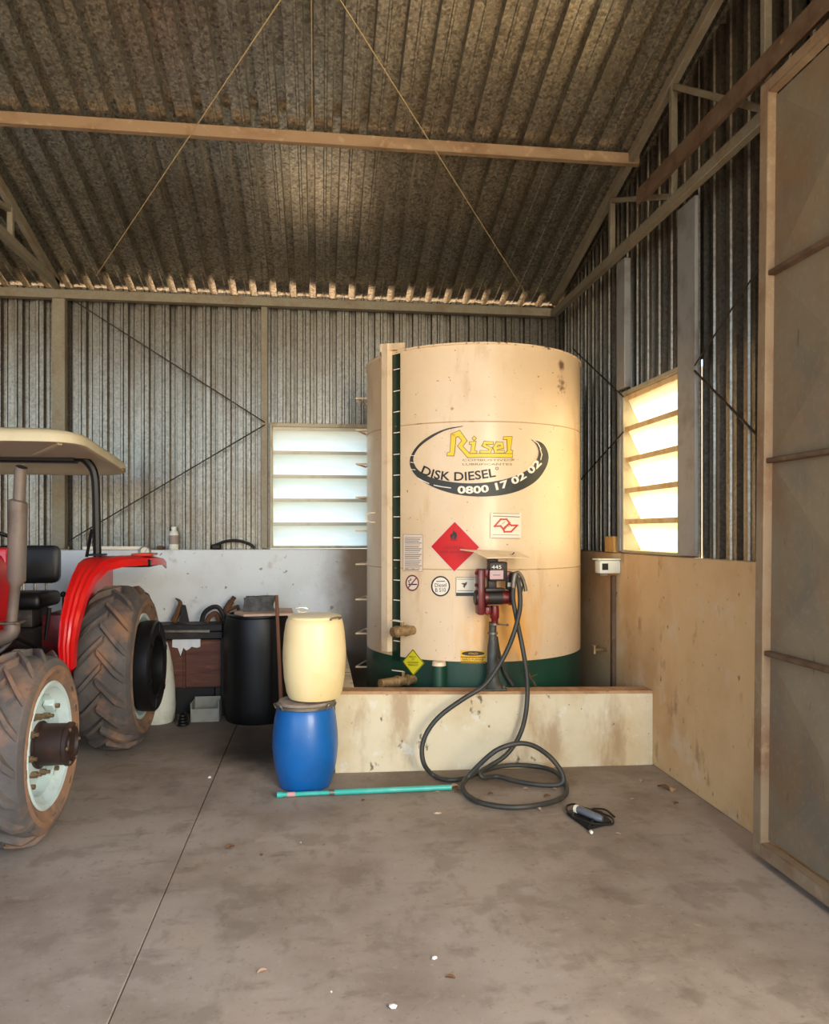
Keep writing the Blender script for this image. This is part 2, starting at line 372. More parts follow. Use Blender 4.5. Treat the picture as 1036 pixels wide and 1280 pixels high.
MT['screen'] = mat('meter_label', S(196, 160, 160), .5)
MT['bluelabel'] = mat('gadget_grey', S(108, 112, 118), .4, .2)

# ================================================================ THE SHED
XR, YB = 2.27, 6.87            # inner faces of the two masonry walls
CXR, CYB = 2.33, 6.97          # cladding planes
SILL = 1.44
RIDGE_Y = 1.2
def roofz(Y):
    return 3.80 + .275 * (CYB - Y) if Y > RIDGE_Y else 3.80 + .275 * (CYB - RIDGE_Y) - .275 * (RIDGE_Y - Y)
PITCH = .18
ROOFPROF = [(0, 0), (.024, 0), (.030, -.009), (.042, -.009), (.048, 0), (.080, 0), (.086, .068), (.138, .068), (.144, 0), (.18, 0)]
WALLPROF = [(0, 0), (.018, 0), (.025, -.011), (.043, -.011), (.050, 0), (.084, 0), (.094, .044), (.114, .044), (.118, .034), (.126, .034), (.130, .044), (.144, .044), (.154, 0), (.18, 0)]
PROF = WALLPROF
def profile(a0, a1):
    pts = []
    def dep(s):
        s = s % PITCH
        for (x0, d0), (x1, d1) in zip(PROF, PROF[1:]):
            if x0 <= s <= x1: return d0 + (d1 - d0) * (s - x0) / (x1 - x0)
        return 0
    pts.append((a0, dep(a0)))
    k = math.floor(a0 / PITCH)
    while k * PITCH < a1:
        for s, d in PROF[:-1]:
            a = k * PITCH + s
            if a0 + 1e-4 < a < a1 - 1e-4: pts.append((a, d))
        k += 1
    pts.append((a1, dep(a1))); return pts
def sheet(parent, fn_lo, fn_hi, a0, a1, m, name='cladding_sheet', mids=(), ov=.03):
    mb = MB(); P = profile(a0, a1 + ov); fns = [fn_lo, *mids, fn_hi]
    rows = [[mb.bm.verts.new(f(a, d)) for a, d in P] for f in fns]
    for A, B in zip(rows, rows[1:]):
        for i in range(len(P) - 1): mb.bm.faces.new((A[i], A[i + 1], B[i + 1], B[i]))
    return obj(name, mb, m, parent, smooth=False)

# ground and floor
mb = MB(); mb.box((-60, -60, -.40), (60, 60, -.12)); obj('outer_ground', mb, MT['soil'], kind='structure', base=(0, 0, 0))
floor = thing('floor', (0, 0, 0), kind='structure')
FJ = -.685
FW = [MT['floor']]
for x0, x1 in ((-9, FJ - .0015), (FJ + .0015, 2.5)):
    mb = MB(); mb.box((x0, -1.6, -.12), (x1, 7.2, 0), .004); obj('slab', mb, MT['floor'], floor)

# back wall: masonry dwarf wall with a ledge, corrugated sheets above it
wb = thing('wall_back', (0, YB, 0), kind='structure')
mb = MB(); mb.box((-9, YB, 0), (2.52, YB + .25, SILL), .006); obj('dwarf_wall', mb, MT['white_wall'], wb)
WBX0, WBX1, WBZ0, WBZ1 = -.455, .47, SILL + .01, 2.60
xs = [-9 + 1.08 * i for i in range(9)]
xs = [x for x in xs if x < WBX0 - .2] + [WBX0, WBX1, 1.26, 2.36]
for i, (a0, a1) in enumerate(zip(xs, xs[1:])):
    e = .003 * (i % 2)
    z0 = WBZ1 if a0 == WBX0 else SILL - .01
    sheet(wb, lambda a, d: (a, CYB + d + e, z0), lambda a, d: (a, CYB + d + e, 3.787), a0, a1, MT['galv'], ov=0 if a1 in (WBX0, WBX1) else .03)
# right wall: same, up to the sloping roof
wr = thing('wall_right', (XR, 4, 0), kind='structure')
DY1 = 1.55                      # the doorway begins here and runs towards and past the camera
mb = MB(); mb.box((XR, DY1, 0), (XR + .25, YB - .002, SILL), .006); obj('dwarf_wall', mb, MT['cream_wall'], wr)
WRY0, WRY1, WRZ0, WRZ1 = 4.47, 5.40, SILL + .005, 2.66
GAP = 4.318
ys = [DY1, 2.3, 3.3, GAP - .008, GAP + .008, WRY0, WRY1, 6.2, CYB]
for i, (a0, a1) in enumerate(zip(ys, ys[1:])):
    if a0 == GAP - .008: zlo = 2.66       # a slit of daylight beside the post, closed higher up
    else: zlo = WRZ1 if a0 == WRY0 else SILL - .01
    e = 0
    sheet(wr, lambda a, d: (CXR + d + e, a, zlo), lambda a, d: (CXR + d + e, a, roofz(a) + .02), a0, a1, MT['galv'], ov=0 if a1 in (GAP - .008, WRY0, WRY1) else .03)
# gable sheets above the doorway, unseen left wall added to block side light
mb = MB(); mb.prism([(-1.5, 3.9), (DY1, 3.9), (DY1, roofz(DY1) - .02), (RIDGE_Y, roofz(RIDGE_Y) - .02), (-1.5, roofz(-1.5) - .02)], CXR, CXR + .03, 'X'); obj('gable_panel', mb, MT['galv'], wr)
mb = MB(); mb.box((XR, -1.6, 0), (XR + .25, -1.3, 3.9)); obj('front_pier', mb, MT['cream_wall'], wr)
wl = thing('added_wall_left', (-9, 1, 0), kind='structure')
mb = MB(); mb.box((-9.25, -1.6, 0), (-9, 7.12, SILL)); obj('dwarf_wall', mb, MT['white_wall'], wl)
mb = MB(); mb.prism([(-1.6, SILL), (7.1, SILL), (7.1, roofz(7.1)), (RIDGE_Y, roofz(RIDGE_Y)), (-1.6, roofz(-1.6))], -9.06, -9.02, 'X'); obj('added_cladding_panel', mb, MT['galv'], wl)
# roof
PROF = ROOFPROF
rf = thing('ceiling', (0, RIDGE_Y, roofz(RIDGE_Y)), kind='structure')
x = -9.0; i = 0
while x < 2.6:
    x1 = min(x + 1.08, 2.62); e = .003 * (i % 2)
    sheet(rf, lambda a, d: (a, 7.30, roofz(7.30) + d + e), lambda a, d: (a, RIDGE_Y, roofz(RIDGE_Y) + d + e), x, x1, MT['galv_roof'], 'roof_sheet')
    x = x1; i += 1
mb = MB(); mb.quad((-9.2, RIDGE_Y, roofz(RIDGE_Y)), (2.62, RIDGE_Y, roofz(RIDGE_Y)), (2.62, -1.6, roofz(-1.6)), (-9.2, -1.6, roofz(-1.6))); obj('unseen_front_roof_slope', mb, MT['galv_roof'], rf, smooth=False)  # unseen front slope, kept short so more sky light enters

# windows: frame, five tilted louvres, their bars
def window(name, horizontal_axis, a0, a1, z0, z1, plane, lm, out):
    # local: a along the wall, o outward
    def P(a, o, z): return (a, plane + o, z) if horizontal_axis == 'x' else (plane + o, a, z)
    w_ = thing(name, P((a0 + a1) / 2, 0, z0), kind='structure')
    def bx(mb, a_0, a_1, o0, o1, zz0, zz1, bev=.003):
        p, q = P(a_0, o0, zz0), P(a_1, o1, zz1)
        mb.box([min(p[i], q[i]) for i in range(3)], [max(p[i], q[i]) for i in range(3)], bev)
    for n_, (A, B, C, D) in (('side_frame', (a0, a0 + .022, z0, z1)), ('side_frame', (a1 - .022, a1, z0, z1)), ('top_frame', (a0 + .022, a1 - .022, z1 - .035, z1)), ('bottom_frame', (a0 + .022, a1 - .022, z0, z0 + .02))):
        mb = MB(); bx(mb, A, B, -.03, .16, C, D); obj(n_, mb, MT['window_frame'], w_)
    n = 5; h = (z1 - z0 - .055) / n
    for k in range(n):
        zt = z0 + .02 + h * (k + 1); zb = zt - h - .015
        mb = MB(); A, B = a0 + .024, a1 - .024
        t = .006
        ring = [[P(A, 0.0, zt), P(A, 0.0, zt - .008), P(A, .12, zb), P(A, .12, zb + .008)], [P(B, 0.0, zt), P(B, 0.0, zt - .008), P(B, .12, zb), P(B, .12, zb + .008)]]
        mb.loft(ring); obj('louvre', mb, lm, w_, smooth=False)
        if k < n - 1 or True:
            mb = MB(); bx(mb, A, B, -.012, .0, zt - (.030 if horizontal_axis == 'x' else .038), zt, .002); o_ = obj('louvre_bar', mb, MT['pale_bar' if horizontal_axis == 'x' else 'wood_bar'], w_)
    return w_
window('window_1', 'x', WBX0, WBX1, WBZ0, WBZ1, CYB - .03, MT['louvre'], 1)
window('window_2', 'y', WRY0, WRY1, WRZ0, WRZ1, CXR - .03, MT['louvre_warm'], 1)

# steel: eave beam, posts, purlins, trusses, tie rods
def single(name, fn, m, label, cat, group=None, **k):
    mb = MB(); fn(mb); return obj(name, mb, m, None, label, cat, group, **k)
single('eave_beam', lambda b: b.box((-8.98, 6.87, 3.655), (2.2, 6.945, 3.735), .004), MT['steel_paint'], 'long pale steel beam along the top of the corrugated back wall', 'beam')
def post(name, lo, hi, label, cat='post', m=None, plate=True):
    t = thing(name, ((lo[0] + hi[0]) / 2, (lo[1] + hi[1]) / 2, lo[2]), label, cat)
    m = m or MT['galv_post']
    mb = MB(); mb.box((lo[0], lo[1], lo[2] + .012), hi, .004); obj('shaft', mb, m, t)
    if plate:
        mb = MB(); mb.box((lo[0] - .03, lo[1] + .0, lo[2]), (hi[0] + .03, hi[1] - .0, lo[2] + .011)); obj('foot_plate', mb, MT['steel_paint'], t)
        for sx in (lo[0] - .018, hi[0] + .018):
            mb = MB(); mb.cyl((sx, lo[1] + .03, lo[2] + .01), (sx, lo[1] + .03, lo[2] + .035), .009, seg=6); obj('bolt', mb, MT['bolt'], t)
    return t
post('steel_post', (-2.335, 6.875, SILL), (-2.225, 6.945, 3.655), 'galvanised steel post against the back wall behind the tractor canopy', m=MT['steel_paint'])
post('steel_post', (-.535, 6.90, SILL), (-.475, 6.945, 3.655), 'narrow steel post along the left side of the bluish back window', plate=False, m=MT['steel_paint'])
post('steel_post', (2.243, 4.24, SILL), (2.268, 4.465, 3.635), 'broad galvanised post on the right wall, between bright window and door', plate=False)
post('steel_post', (2.235, 5.27, 2.665), (2.285, 5.42, 3.635), 'short galvanised post above the far end of the bright right window', plate=False)
post('window_jamb', (2.255, 5.405, SILL), (2.295, 5.455, 2.66), 'slim steel jamb at the far side of the bright right window', plate=False)
def purlin(Y, label):
    z = roofz(Y) - .012
    single('roof_purlin', lambda b: b.box((-8.95, Y - .025, z - .088), (2.26, Y + .025, z - .010), .004), MT['purlin'], label, 'beam')
purlin(5.08, 'long rust-tan purlin crossing under the corrugated roof from left to right')
for Y in (3.2,): purlin(Y, 'second rust-tan purlin under the roof, the one nearer the ridge')

def truss(X, label, ys, zb, m):
    t = thing('roof_truss', (X, 6.9, zb), label, 'truss')
    y1 = 1.3
    mb = MB(); mb.bar((X, 6.84, zb), (X, y1, zb), .05, .07, .004); obj('bottom_chord', mb, m, t)
    rz = lambda Y: roofz(Y) - .06
    mb = MB(); mb.bar((X, 6.84, rz(6.84)), (X, y1, rz(y1)), .05, .07, .004); obj('top_chord', mb, m, t)
    for i, Y in enumerate(ys):
        mb = MB(); mb.bar((X, Y, zb + .036), (X, Y, rz(Y) - .036), .04, .04, .003, up=(0, 1, 0)); obj('strut', mb, m, t)
        Y2 = ys[i + 1] if i + 1 < len(ys) else 1.5
        mb = MB(); mb.bar((X - .0, Y - .03, rz(Y) - .06), (X, Y2 + .03, zb + .05), .035, .035, .003); obj('diagonal', mb, m, t)
    return t
truss(2.20, 'rusty gable truss along the top of the right wall', [5.42, 4.43, 3.45, 2.45], 3.67, MT['steel_paint'])
truss(-2.28, 'pale roof truss at the upper left, above the steel post', [5.86, 4.8, 3.7, 2.6], 3.76, MT['steel_paint'])

def roof_pt(px, py, drop=.17):
    d = ray(px, py); k = 3.80 + .275 * CYB - drop - CAMZ
    return CO + d * (k / (d.z + .275 * d.y))
def rod(p, q, label, m=None, r=.006, grp=None):
    return single('tie_rod', lambda b: b.tube([p, q], r, 6), m or MT['rod'], label, 'rod', grp)
rod(roof_pt(352, -2), roof_pt(122, 342, .10), 'thin tie rod slanting down-left under the roof to the truss foot', MT['rodlight'], .0042)
rod(roof_pt(424, -2), roof_pt(660, 372, .10), 'thin tie rod slanting down-right under the roof to above the tank', MT['rodlight'], .0042)
rod(roof_pt(389, -2, .05), roof_pt(390, 152, .05), 'short thin rod running straight to the purlin middle', MT['rodlight'], .003)
YR = 6.886
rod(onY(86, 372, YR), onY(331, 528, YR), 'dark tie rod falling across the back wall sheets towards the window corner')
rod(onY(331, 531, YR), onY(86, 676, YR), 'dark tie rod rising from the ledge behind the tractor to the window corner')
XW = 2.19
rod(onX(716, 436, 2.312), onX(779, 496, 2.249), 'dark tie rod behind the tank top falling to the right window corner')
rod(onX(779, 540, 2.249), onX(722, 604, 2.312), 'faint tie rod on the right wall beside the tank, below the window corner')
rod(onX(868, 463.5, 2.237), onX(958, 556, 2.311), 'dark tie rod falling from the right post towards the sheet metal door', r=.007)
rod(onX(868, 457, 2.237), onX(958, 320, 2.311), 'thin tie rod rising from the right post towards the sheet metal door', r=.005)

# sliding door and its rail
dr = thing('door_1', (2.12, 2.3, .03), kind='structure')
D0, D1, DZ0, DZ1 = 1.22, 3.408, .035, 3.74
DXf, DXb = 2.10, 2.15
def dsk(z): return -.066 * z / 3.74      # the leaf hangs a little askew
def dbox(name, y0, y1, z0, z1, x0=DXf, x1=DXb, m='door_frame'):
    mb = MB(); mb.box((x0, y0, z0), (x1, y1, z1), .004)
    for v in mb.bm.verts: v.co.y += dsk(v.co.z)
    return obj(name, mb, MT[m], dr)
dbox('stile', D1 - .065, D1, DZ0, DZ1); dbox('stile', D0, D0 + .065, DZ0, DZ1)
dbox('bottom_rail', D0 + .065, D1 - .065, DZ0, DZ0 + .07); dbox('top_rail', D0 + .065, D1 - .065, DZ1 - .06, DZ1)
ym = (D0 + D1) / 2
zbars = [1.02, 1.94, 2.83]
dbox('mullion', ym - .02, ym + .02, DZ0 + .07, DZ1 - .06, DXf + .012)
zz = [DZ0 + .07] + zbars + [DZ1 - .06]
for a0, a1 in ((D0 + .065, ym - .02), (ym + .02, D1 - .065)):
    for zb in zbars: dbox('cross_bar', a0, a1, zb - .012, zb + .012, DXf + .008, m='rail')
    for z0, z1 in zip(zz, zz[1:]):
        z0 += .013; z1 -= .013
        mb = MB(); c = (DXf + .004, (a0 + a1) / 2, (z0 + z1) / 2); X = DXf + .042
        q = [(X, a0, z0), (X, a1, z0), (X, a1, z1), (X, a0, z1)]
        for i in range(4): mb.quad(q[i], q[(i + 1) % 4], c)
        bmesh.ops.remove_doubles(mb.bm, verts=mb.bm.verts, dist=1e-5)
        for v in mb.bm.verts: v.co.y += dsk(v.co.z)
        obj('sheet_panel', mb, MT['door'], dr, smooth=False)
hang = thing('door_rail', (2.12, 3.0, 3.80), 'rusty overhead rail carrying the sliding sheet metal door', 'rail')
mb = MB(); mb.box((2.09, -1.5, 3.80), (2.15, 4.72, 3.86), .004); obj('track', mb, MT['rail'], hang)
mb = MB(); mb.box((2.075, -1.5, 3.755), (2.085, 4.70, 3.86), .002); obj('track_lip', mb, MT['rail'], hang)
for Y in (4.5, 3.9, 3.0, 2.0, .8, -.6):
    mb = MB(); mb.bar((2.152, Y, 3.84), (2.175 if Y > 1.4 else 2.33, Y, 3.84), .03, .02); obj('bracket', mb, MT['rail'], hang)

# ---------------------------------------------------------------- bund (low wall round the tank)
bu = thing('bund_wall', (1.2, 4.98, 0), 'low white painted containment wall in front of the fuel tank, stained at the foot', 'low wall')
def yf(X): return 4.965 - .044 * (X - .1)
mb = MB()
mb.loft([[(X, yf(X), 0), (X, yf(X) + .13, 0), (X, yf(X) + .13, zt), (X, yf(X), zt)] for X, zt in ((.10, .522), (1.0, .505), (XR - .002, .49))])
obj('front_wall', mb, MT['bund'], bu)
mb = MB()
mb.loft([[(X, yf(X) - .004, zt), (X, yf(X) + .133, zt), (X, yf(X) + .133, zt + .02), (X, yf(X) - .004, zt + .02)] for X, zt in ((.095, .5225), (1.0, .5055), (XR - .002, .4905))])
obj('coping', mb, MT['bund_top'], bu)
mb = MB(); mb.box((.10, yf(.1) + .135, 0), (.23, YB - .002, .54), .004); obj('side_wall', mb, MT['bund'], bu)

# ================================================================ FUEL TANK
tk = thing('fuel_tank', (TCX, TCY, 0), 'tall upright cream steel fuel tank with dark green foot and oval decal', 'fuel tank')
TZ = 2.935; GB = .685
SEAMS = [GB, 1.335, 2.375, TZ]
for z0, z1 in zip(SEAMS, SEAMS[1:]):
    mb = MB(); mb.lathe([(TR, z0 + .004), (TR, z1 - .004)], (TCX, TCY, 0), seg=96); obj('shell_plate', mb, MT['cream'], tk)
for z in SEAMS[1:-1]:
    mb = MB(); mb.lathe([(TR - .006, z - .006), (TR + .0025, z - .003), (TR + .0035, z), (TR + .0025, z + .003), (TR - .006, z + .006)], (TCX, TCY, 0), seg=96); obj('weld_seam', mb, MT['rustmark'], tk)
mb = MB(); mb.lathe([(TR + .002, .0), (TR + .002, GB + .003), (TR - .02, GB + .004)], (TCX, TCY, 0), seg=96); obj('foot_band', mb, MT['tank_green'], tk, label='dark green painted foot of the tank')
mb = MB(); mb.lathe([(0.001, TZ + .03), (TR * .6, TZ + .02), (TR - .01, TZ - .003), (TR + .006, TZ - .004), (TR + .008, TZ - .016), (TR - .004, TZ - .022)], (TCX, TCY, 0), seg=96); obj('roof_plate', mb, MT['rim_rust'], tk, label='roof plate with chipped rusty rim')
def tbox(name, s0, s1, z0, z1, o0, o1, m, parent=tk, n=1, label=None):
    mb = MB(); rings = []
    for i in range(n + 1):
        s = s0 + (s1 - s0) * i / n
        rings.append([tank_pt(s, z0, o0), tank_pt(s, z0, o1), tank_pt(s, z1, o1), tank_pt(s, z1, o0)])
    mb.loft(rings); return obj(name, mb, MT[m], parent, label=label, smooth=False)
sA, _ = tank_sz(483.5, 600); sB, _ = tank_sz(490.5, 600); sC, _ = tank_sz(500.5, 600)
gst = tbox('gauge_strip', sB + .002, sC, GB - .03, TZ - .03, .001, .004, 'dk_green', label='dark green level strip with pale ticks')
# pale square tube beside it, its top standing over the rim
gt = tbox('gauge_tube', sA, sB, .72, TZ + .05, .002, .05, 'cream_side', label='pale upright tube beside the level strip')
mb = MB()
a = tank_pt(sA - .005, TZ + .05, .06)
mb.loft([[tank_pt(sA - .012, TZ + .0, -.05), tank_pt(sA - .012, TZ + .0, .055), tank_pt(sA - .012, TZ + .06, .055), tank_pt(sA - .012, TZ + .075, -.05)],
         [tank_pt(sB + .05, TZ + .0, -.08), tank_pt(sB + .05, TZ + .0, .03), tank_pt(sB + .05, TZ + .045, .03), tank_pt(sB + .05, TZ + .07, -.08)]])
obj('tube_cap', mb, MT['cream_side'], gt)
for py in (462, 489, 515, 541, 568, 594, 621, 646, 672, 700, 725, 750, 775, 801):
    _, z = tank_sz(495, py)
    tbox('tick', sB + .018, sC - .002, z - .003, z + .003, .0045, .006, 'wht_ink', gst)
# vertical weld in the lowest plate
sW, _ = tank_sz(567, 780); _, zW = tank_sz(567, 717)
tbox('vertical_weld', sW - .003, sW + .003, GB + .005, zW, .0, .003, 'cream_side')
# ladder rungs on the left flank
tang = math.atan2(-TCX, TCY)  # direction of sight, for the flank angle
D_ = math.hypot(TCX, TCY)
view = math.atan2(TCX, TCY)
phiL = -(PI / 2 - math.asin(TR / D_)) - view   # silhouette angle on the left
for z in (2.70, 2.44, 2.16, 1.885, 1.61, 1.335, 1.045, .765, .49):
    mb = MB(); s0 = phiL * TR - .10; s1 = s0 - .26
    mb.tube([tank_pt(s0, z, -.003), tank_pt(s0, z, .09), tank_pt(s0, z, .095), tank_pt(s1, z, .095), tank_pt(s1, z, .09), tank_pt(s1, z, -.003)], .008, 6)
    obj('ladder_rung', mb, MT['cream_side'], tk)
# small ring hook
s, z = tank_sz(467, 647)
mb = MB(); mb.tube([tank_pt(s + .02, z + .035, -.002), tank_pt(s + .02, z + .035, .03), tank_pt(s - .01, z + .03, .05), tank_pt(s - .02, z, .055), tank_pt(s - .01, z - .03, .05), tank_pt(s + .02, z - .035, .03), tank_pt(s + .02, z - .035, -.002)], .006, 6)
obj('hook', mb, MT['cream_side'], tk)
# valves, green outlet pipe
def valve(px, py, z, long, name):
    s, _ = tank_sz(px, py); s -= .02
    n = (tank_pt(s, z, 1) - tank_pt(s, z, 0)).normalized(); t = Vector((n.y, -n.x, 0)) * -1
    ax = (n * .95 + Vector((-.62, 0, 0))).normalized()
    p = tank_pt(s, z, -.01)
    mb = MB(); mb.tube([p, p + ax * .05, p + ax * .055, p + ax * .075, p + ax * .08, p + ax * .13, p + ax * .135, p + ax * .16, p + ax * .165, p + ax * long], [.033, .033, .04, .04, .032, .034, .042, .042, .036, .034], 12)
    v = obj('valve', mb, MT['brass'], tk, label='brass outlet valve')
    q = p + ax * .10
    mb = MB(); mb.cyl(q, q + Vector((0, 0, .065)), .012, seg=8); obj('stem', mb, MT['brass'], v)
    mb = MB(); mb.bar(q + Vector((0, 0, .065)), q + Vector((-.085, -.03, .082)), .022, .008, .002); obj('lever', mb, MT['wire'], v)
valve(519, 790, CAMZ - .134 * 5.28, .19, 'a')
valve(520, 858, CAMZ - .203 * 5.22, .30, 'b')
s, _ = tank_sz(551, 850)
c = tank_pt(s, 0, .045)
mb = MB(); mb.cyl((c.x, c.y, 0), (c.x, c.y, .665), .048, seg=18); ob = obj('outlet_pipe', mb, MT['tank_green'], tk)
mb = MB(); mb.cyl((c.x, c.y, .665), (c.x, c.y, .69), .05, .046, seg=18); obj('pipe_cap', mb, MT['cream_side'], ob)

# ---------------------------------------------------------------- decals, laid on the curved shell
def text_geom(s, bold=0.0):
    cu = bpy.data.curves.new('t', 'FONT'); cu.body = s; cu.size = 1; cu.resolution_u = 3; cu.offset = bold
    o = bpy.data.objects.new('t', cu); COL.objects.link(o)
    dg = bpy.context.evaluated_depsgraph_get(); dg.update()
    me = bpy.data.meshes.new_from_object(o.evaluated_get(dg))
    vs = [(v.co.x, v.co.y) for v in me.vertices]; fs = [tuple(p.vertices) for p in me.polygons]
    bpy.data.objects.remove(o); bpy.data.curves.remove(cu); bpy.data.meshes.remove(me)
    x0 = min(v[0] for v in vs); x1 = max(v[0] for v in vs); H = .729
    return [((x - x0) / (x1 - x0), y / H) for x, y in vs], fs
class Decal:
    def __init__(self, off, thick=0.0): self.bm = bmesh.new(); self.off = off; self.th = thick
    def V(self, px, py):
        s, z = tank_sz(px, py); return self.bm.verts.new((s, z, 0))
    def poly(self, pts):
        self.bm.faces.new([self.V(*p) for p in pts]); return self
    def stroke(self, pts, wd, closed=True):
        n = len(pts)
        for i in range(n if closed else n - 1):
            (ax, ay), (bx, by) = pts[i], pts[(i + 1) % n]; L = math.hypot(bx - ax, by - ay) or 1
            ux, uy = (bx - ax) / L * wd / 2, (by - ay) / L * wd / 2; nx, ny = -uy, ux
            self.poly([(ax - ux + nx, ay - uy + ny), (bx + ux + nx, by + uy + ny), (bx + ux - nx, by + uy - ny), (ax - ux - nx, ay - uy - ny)])
        return self
    def ring(self, cx, cy, rx, ry, k, n=36):
        O = [(cx + rx * math.cos(2 * PI * i / n), cy + ry * math.sin(2 * PI * i / n)) for i in range(n)]
        if k <= 0: return self.poly(O)
        I = [(cx + rx * k * math.cos(2 * PI * i / n), cy + ry * k * math.sin(2 * PI * i / n)) for i in range(n)]
        for i in range(n): j = (i + 1) % n; self.poly([O[i], O[j], I[j], I[i]])
        return self
    def text(self, s, base, cap, bold=0.0, part=(-9, 9)):
        # base: list of px points (baseline, evenly spaced by its length), cap: cap height in px, start/end
        vs, fs = text_geom(s, bold)
        L = [0]
        for p, q in zip(base, base[1:]): L.append(L[-1] + math.hypot(q[0] - p[0], q[1] - p[1]))
        def at(t):
            d = min(max(t, 0), 1) * L[-1]
            for i in range(len(base) - 1):
                if d <= L[i + 1] + 1e-9:
                    k = (d - L[i]) / (L[i + 1] - L[i]); p, q = base[i], base[i + 1]
                    return p[0] + (q[0] - p[0]) * k, p[1] + (q[1] - p[1]) * k
        nv = []
        for t, h in vs:
            x, y = at(t); xa, ya = at(t - .03); xb, yb = at(t + .03); g = math.hypot(xb - xa, yb - ya) or 1
            c = cap[0] + (cap[1] - cap[0]) * t
            nv.append(self.V(x + (yb - ya) / g * h * c, y - (xb - xa) / g * h * c))
        for f in fs:
            if not part[0] < vs[f[0]][0] < part[1]: continue
            try: self.bm.faces.new([nv[i] for i in f])
            except ValueError: pass
        bmesh.ops.delete(self.bm, geom=[v for v in nv if not v.link_faces], context='VERTS')
        return self
    def done(self, name, m, parent=tk, label=None):
        bm = self.bm
        bmesh.ops.triangulate(bm, faces=bm.faces)
        xs = [v.co.x for v in bm.verts]; a = min(xs); b = max(xs)
        k = math.ceil(a / .05)
        while k * .05 < b and b - a > .06:
            bmesh.ops.bisect_plane(bm, geom=bm.verts[:] + bm.edges[:] + bm.faces[:], plane_co=(k * .05, 0, 0), plane_no=(1, 0, 0)); k += 1
        for f in bm.faces:
            f.normal_update()
            if f.normal.z < 0: f.normal_flip()
        if self.th:
            r = bmesh.ops.extrude_face_region(bm, geom=bm.faces[:])
            for e in r['geom']:
                if isinstance(e, bmesh.types.BMVert): e.co.z = self.th
        for v in bm.verts: v.co = tank_pt(v.co.x, v.co.y, self.off + v.co.z)
        mb = MB(); mb.bm.free(); mb.bm = bm
        return obj(name, mb, MT[m], parent, label=label, smooth=False)
def words(s, bold=0.0):
    vs, fs = text_geom(s, bold); iv = sorted((min(vs[i][0] for i in f), max(vs[i][0] for i in f)) for f in fs); end = iv[0][1]; gaps = []
    for p, q in iv:
        if p > end: gaps.append((p - end, (p + end) / 2))
        end = max(end, q)
    gaps = sorted(gaps, reverse=True)[:s.count(' ')]
    cuts = [-9] + sorted(g[1] for g in gaps) + [9]
    return list(zip(cuts, cuts[1:]))
def zz5(pts): return [(500 + x / 5.18, 520 + y / 5.18) for x, y in pts]
def smooth2(pts, n=5, closed=False):
    if closed: pts = pts + [pts[0]]
    return [(v.x, v.y) for v in spline([(x, y, 0) for x, y in pts], n)][: -1 if closed else None]
outer = smooth2(zz5([(408, 64), (300, 82), (200, 125), (120, 185), (75, 250), (64, 310), (90, 370), (150, 425), (250, 475), (380, 510), (520, 522), (660, 512), (780, 480), (880, 420), (940, 340), (960, 270), (945, 210), (910, 170), (843, 152)]))
inner = smooth2(zz5([(408, 68), (300, 92), (215, 135), (138, 190), (97, 245), (88, 292), (115, 345), (180, 390), (280, 418), (400, 434), (520, 434), (640, 418), (740, 390), (830, 345), (876, 295), (895, 240), (884, 195), (866, 170), (843, 152)]))
dc = Decal(.003)
for i in range(len(outer) - 1):
    q = [outer[i], outer[i + 1], inner[i + 1], inner[i]]
    vs = [dc.V(*p) for p in q]
    try: dc.bm.faces.new(vs)
    except ValueError: pass
swoosh = dc.done('oval_decal', 'blk_decal', label='charcoal road-shaped oval decal')
for p in ([(117, 402), (150, 420), (187, 437)], [(222, 448), (270, 458), (328, 466)], [(862, 158), (890, 178), (908, 212)], [(905, 215), (915, 250), (908, 282)]): Decal(.005).stroke(zz5(p), 1.1, False).done('lane_mark', 'wht_ink', swoosh)
for y in (255, 300, 345): Decal(.005).stroke(zz5([(70, y), (100, y + 4)]), .8, False).done('lane_mark', 'wht_ink', swoosh)
for s_, off_, bs_, cp_, bo_, mm_ in (
    ('0800 17 02 02', .005, [(372, 500), (480, 500), (580, 488), (690, 460), (770, 425), (850, 372), (915, 308)], (9.2, 8.6), .035, 'wht_ink'),
    ('DISK DIESEL', .003, [(133, 372), (200, 398), (290, 415), (400, 418), (500, 410), (620, 392)], (11.2, 11.0), .018, 'blk_ink')):
    for pr_ in words(s_, bo_): Decal(off_).text(s_, smooth2(zz5(bs_), 4), cp_, bo_, pr_).done('lettering', mm_, swoosh)
R_ = [[(333, 118), (362, 118), (352, 235), (347, 257), (307, 257), (308, 240), (325, 235)],
      [(333, 118), (385, 95), (432, 160), (402, 198), (375, 195), (402, 160), (378, 130), (358, 140)],
      [(375, 195), (402, 194), (450, 246), (725, 246), (725, 268), (438, 268)],
      [(450, 170), (490, 165), (480, 225), (496, 229), (490, 241), (447, 241), (460, 228), (465, 183), (450, 183)],
      [(468, 145), (480, 133), (492, 145), (480, 157)],
      [(670, 137), (723, 135), (712, 222), (727, 225), (723, 242), (680, 242), (696, 225), (692, 151), (668, 151)]]
S_ = [[(594, 176), (550, 174), (541, 190), (586, 212), (577, 233), (526, 233)], [(620, 211), (660, 202), (657, 180), (628, 178), (611, 206), (620, 233), (664, 232)]]
dc = Decal(.003)
for p in R_: dc.poly(zz5(p)); dc.stroke(zz5(p), 1.5)
for p in S_: dc.stroke(zz5(p), 4.4, False)
ol = dc.done('emblem_outline', 'olive_ink', swoosh)
dc = Decal(.005)
for p in R_: dc.poly(zz5(p))
for p in S_: dc.stroke(zz5(p), 2.9, False)
dc.done('emblem', 'yel_ink', swoosh, 'yellow lettered emblem')
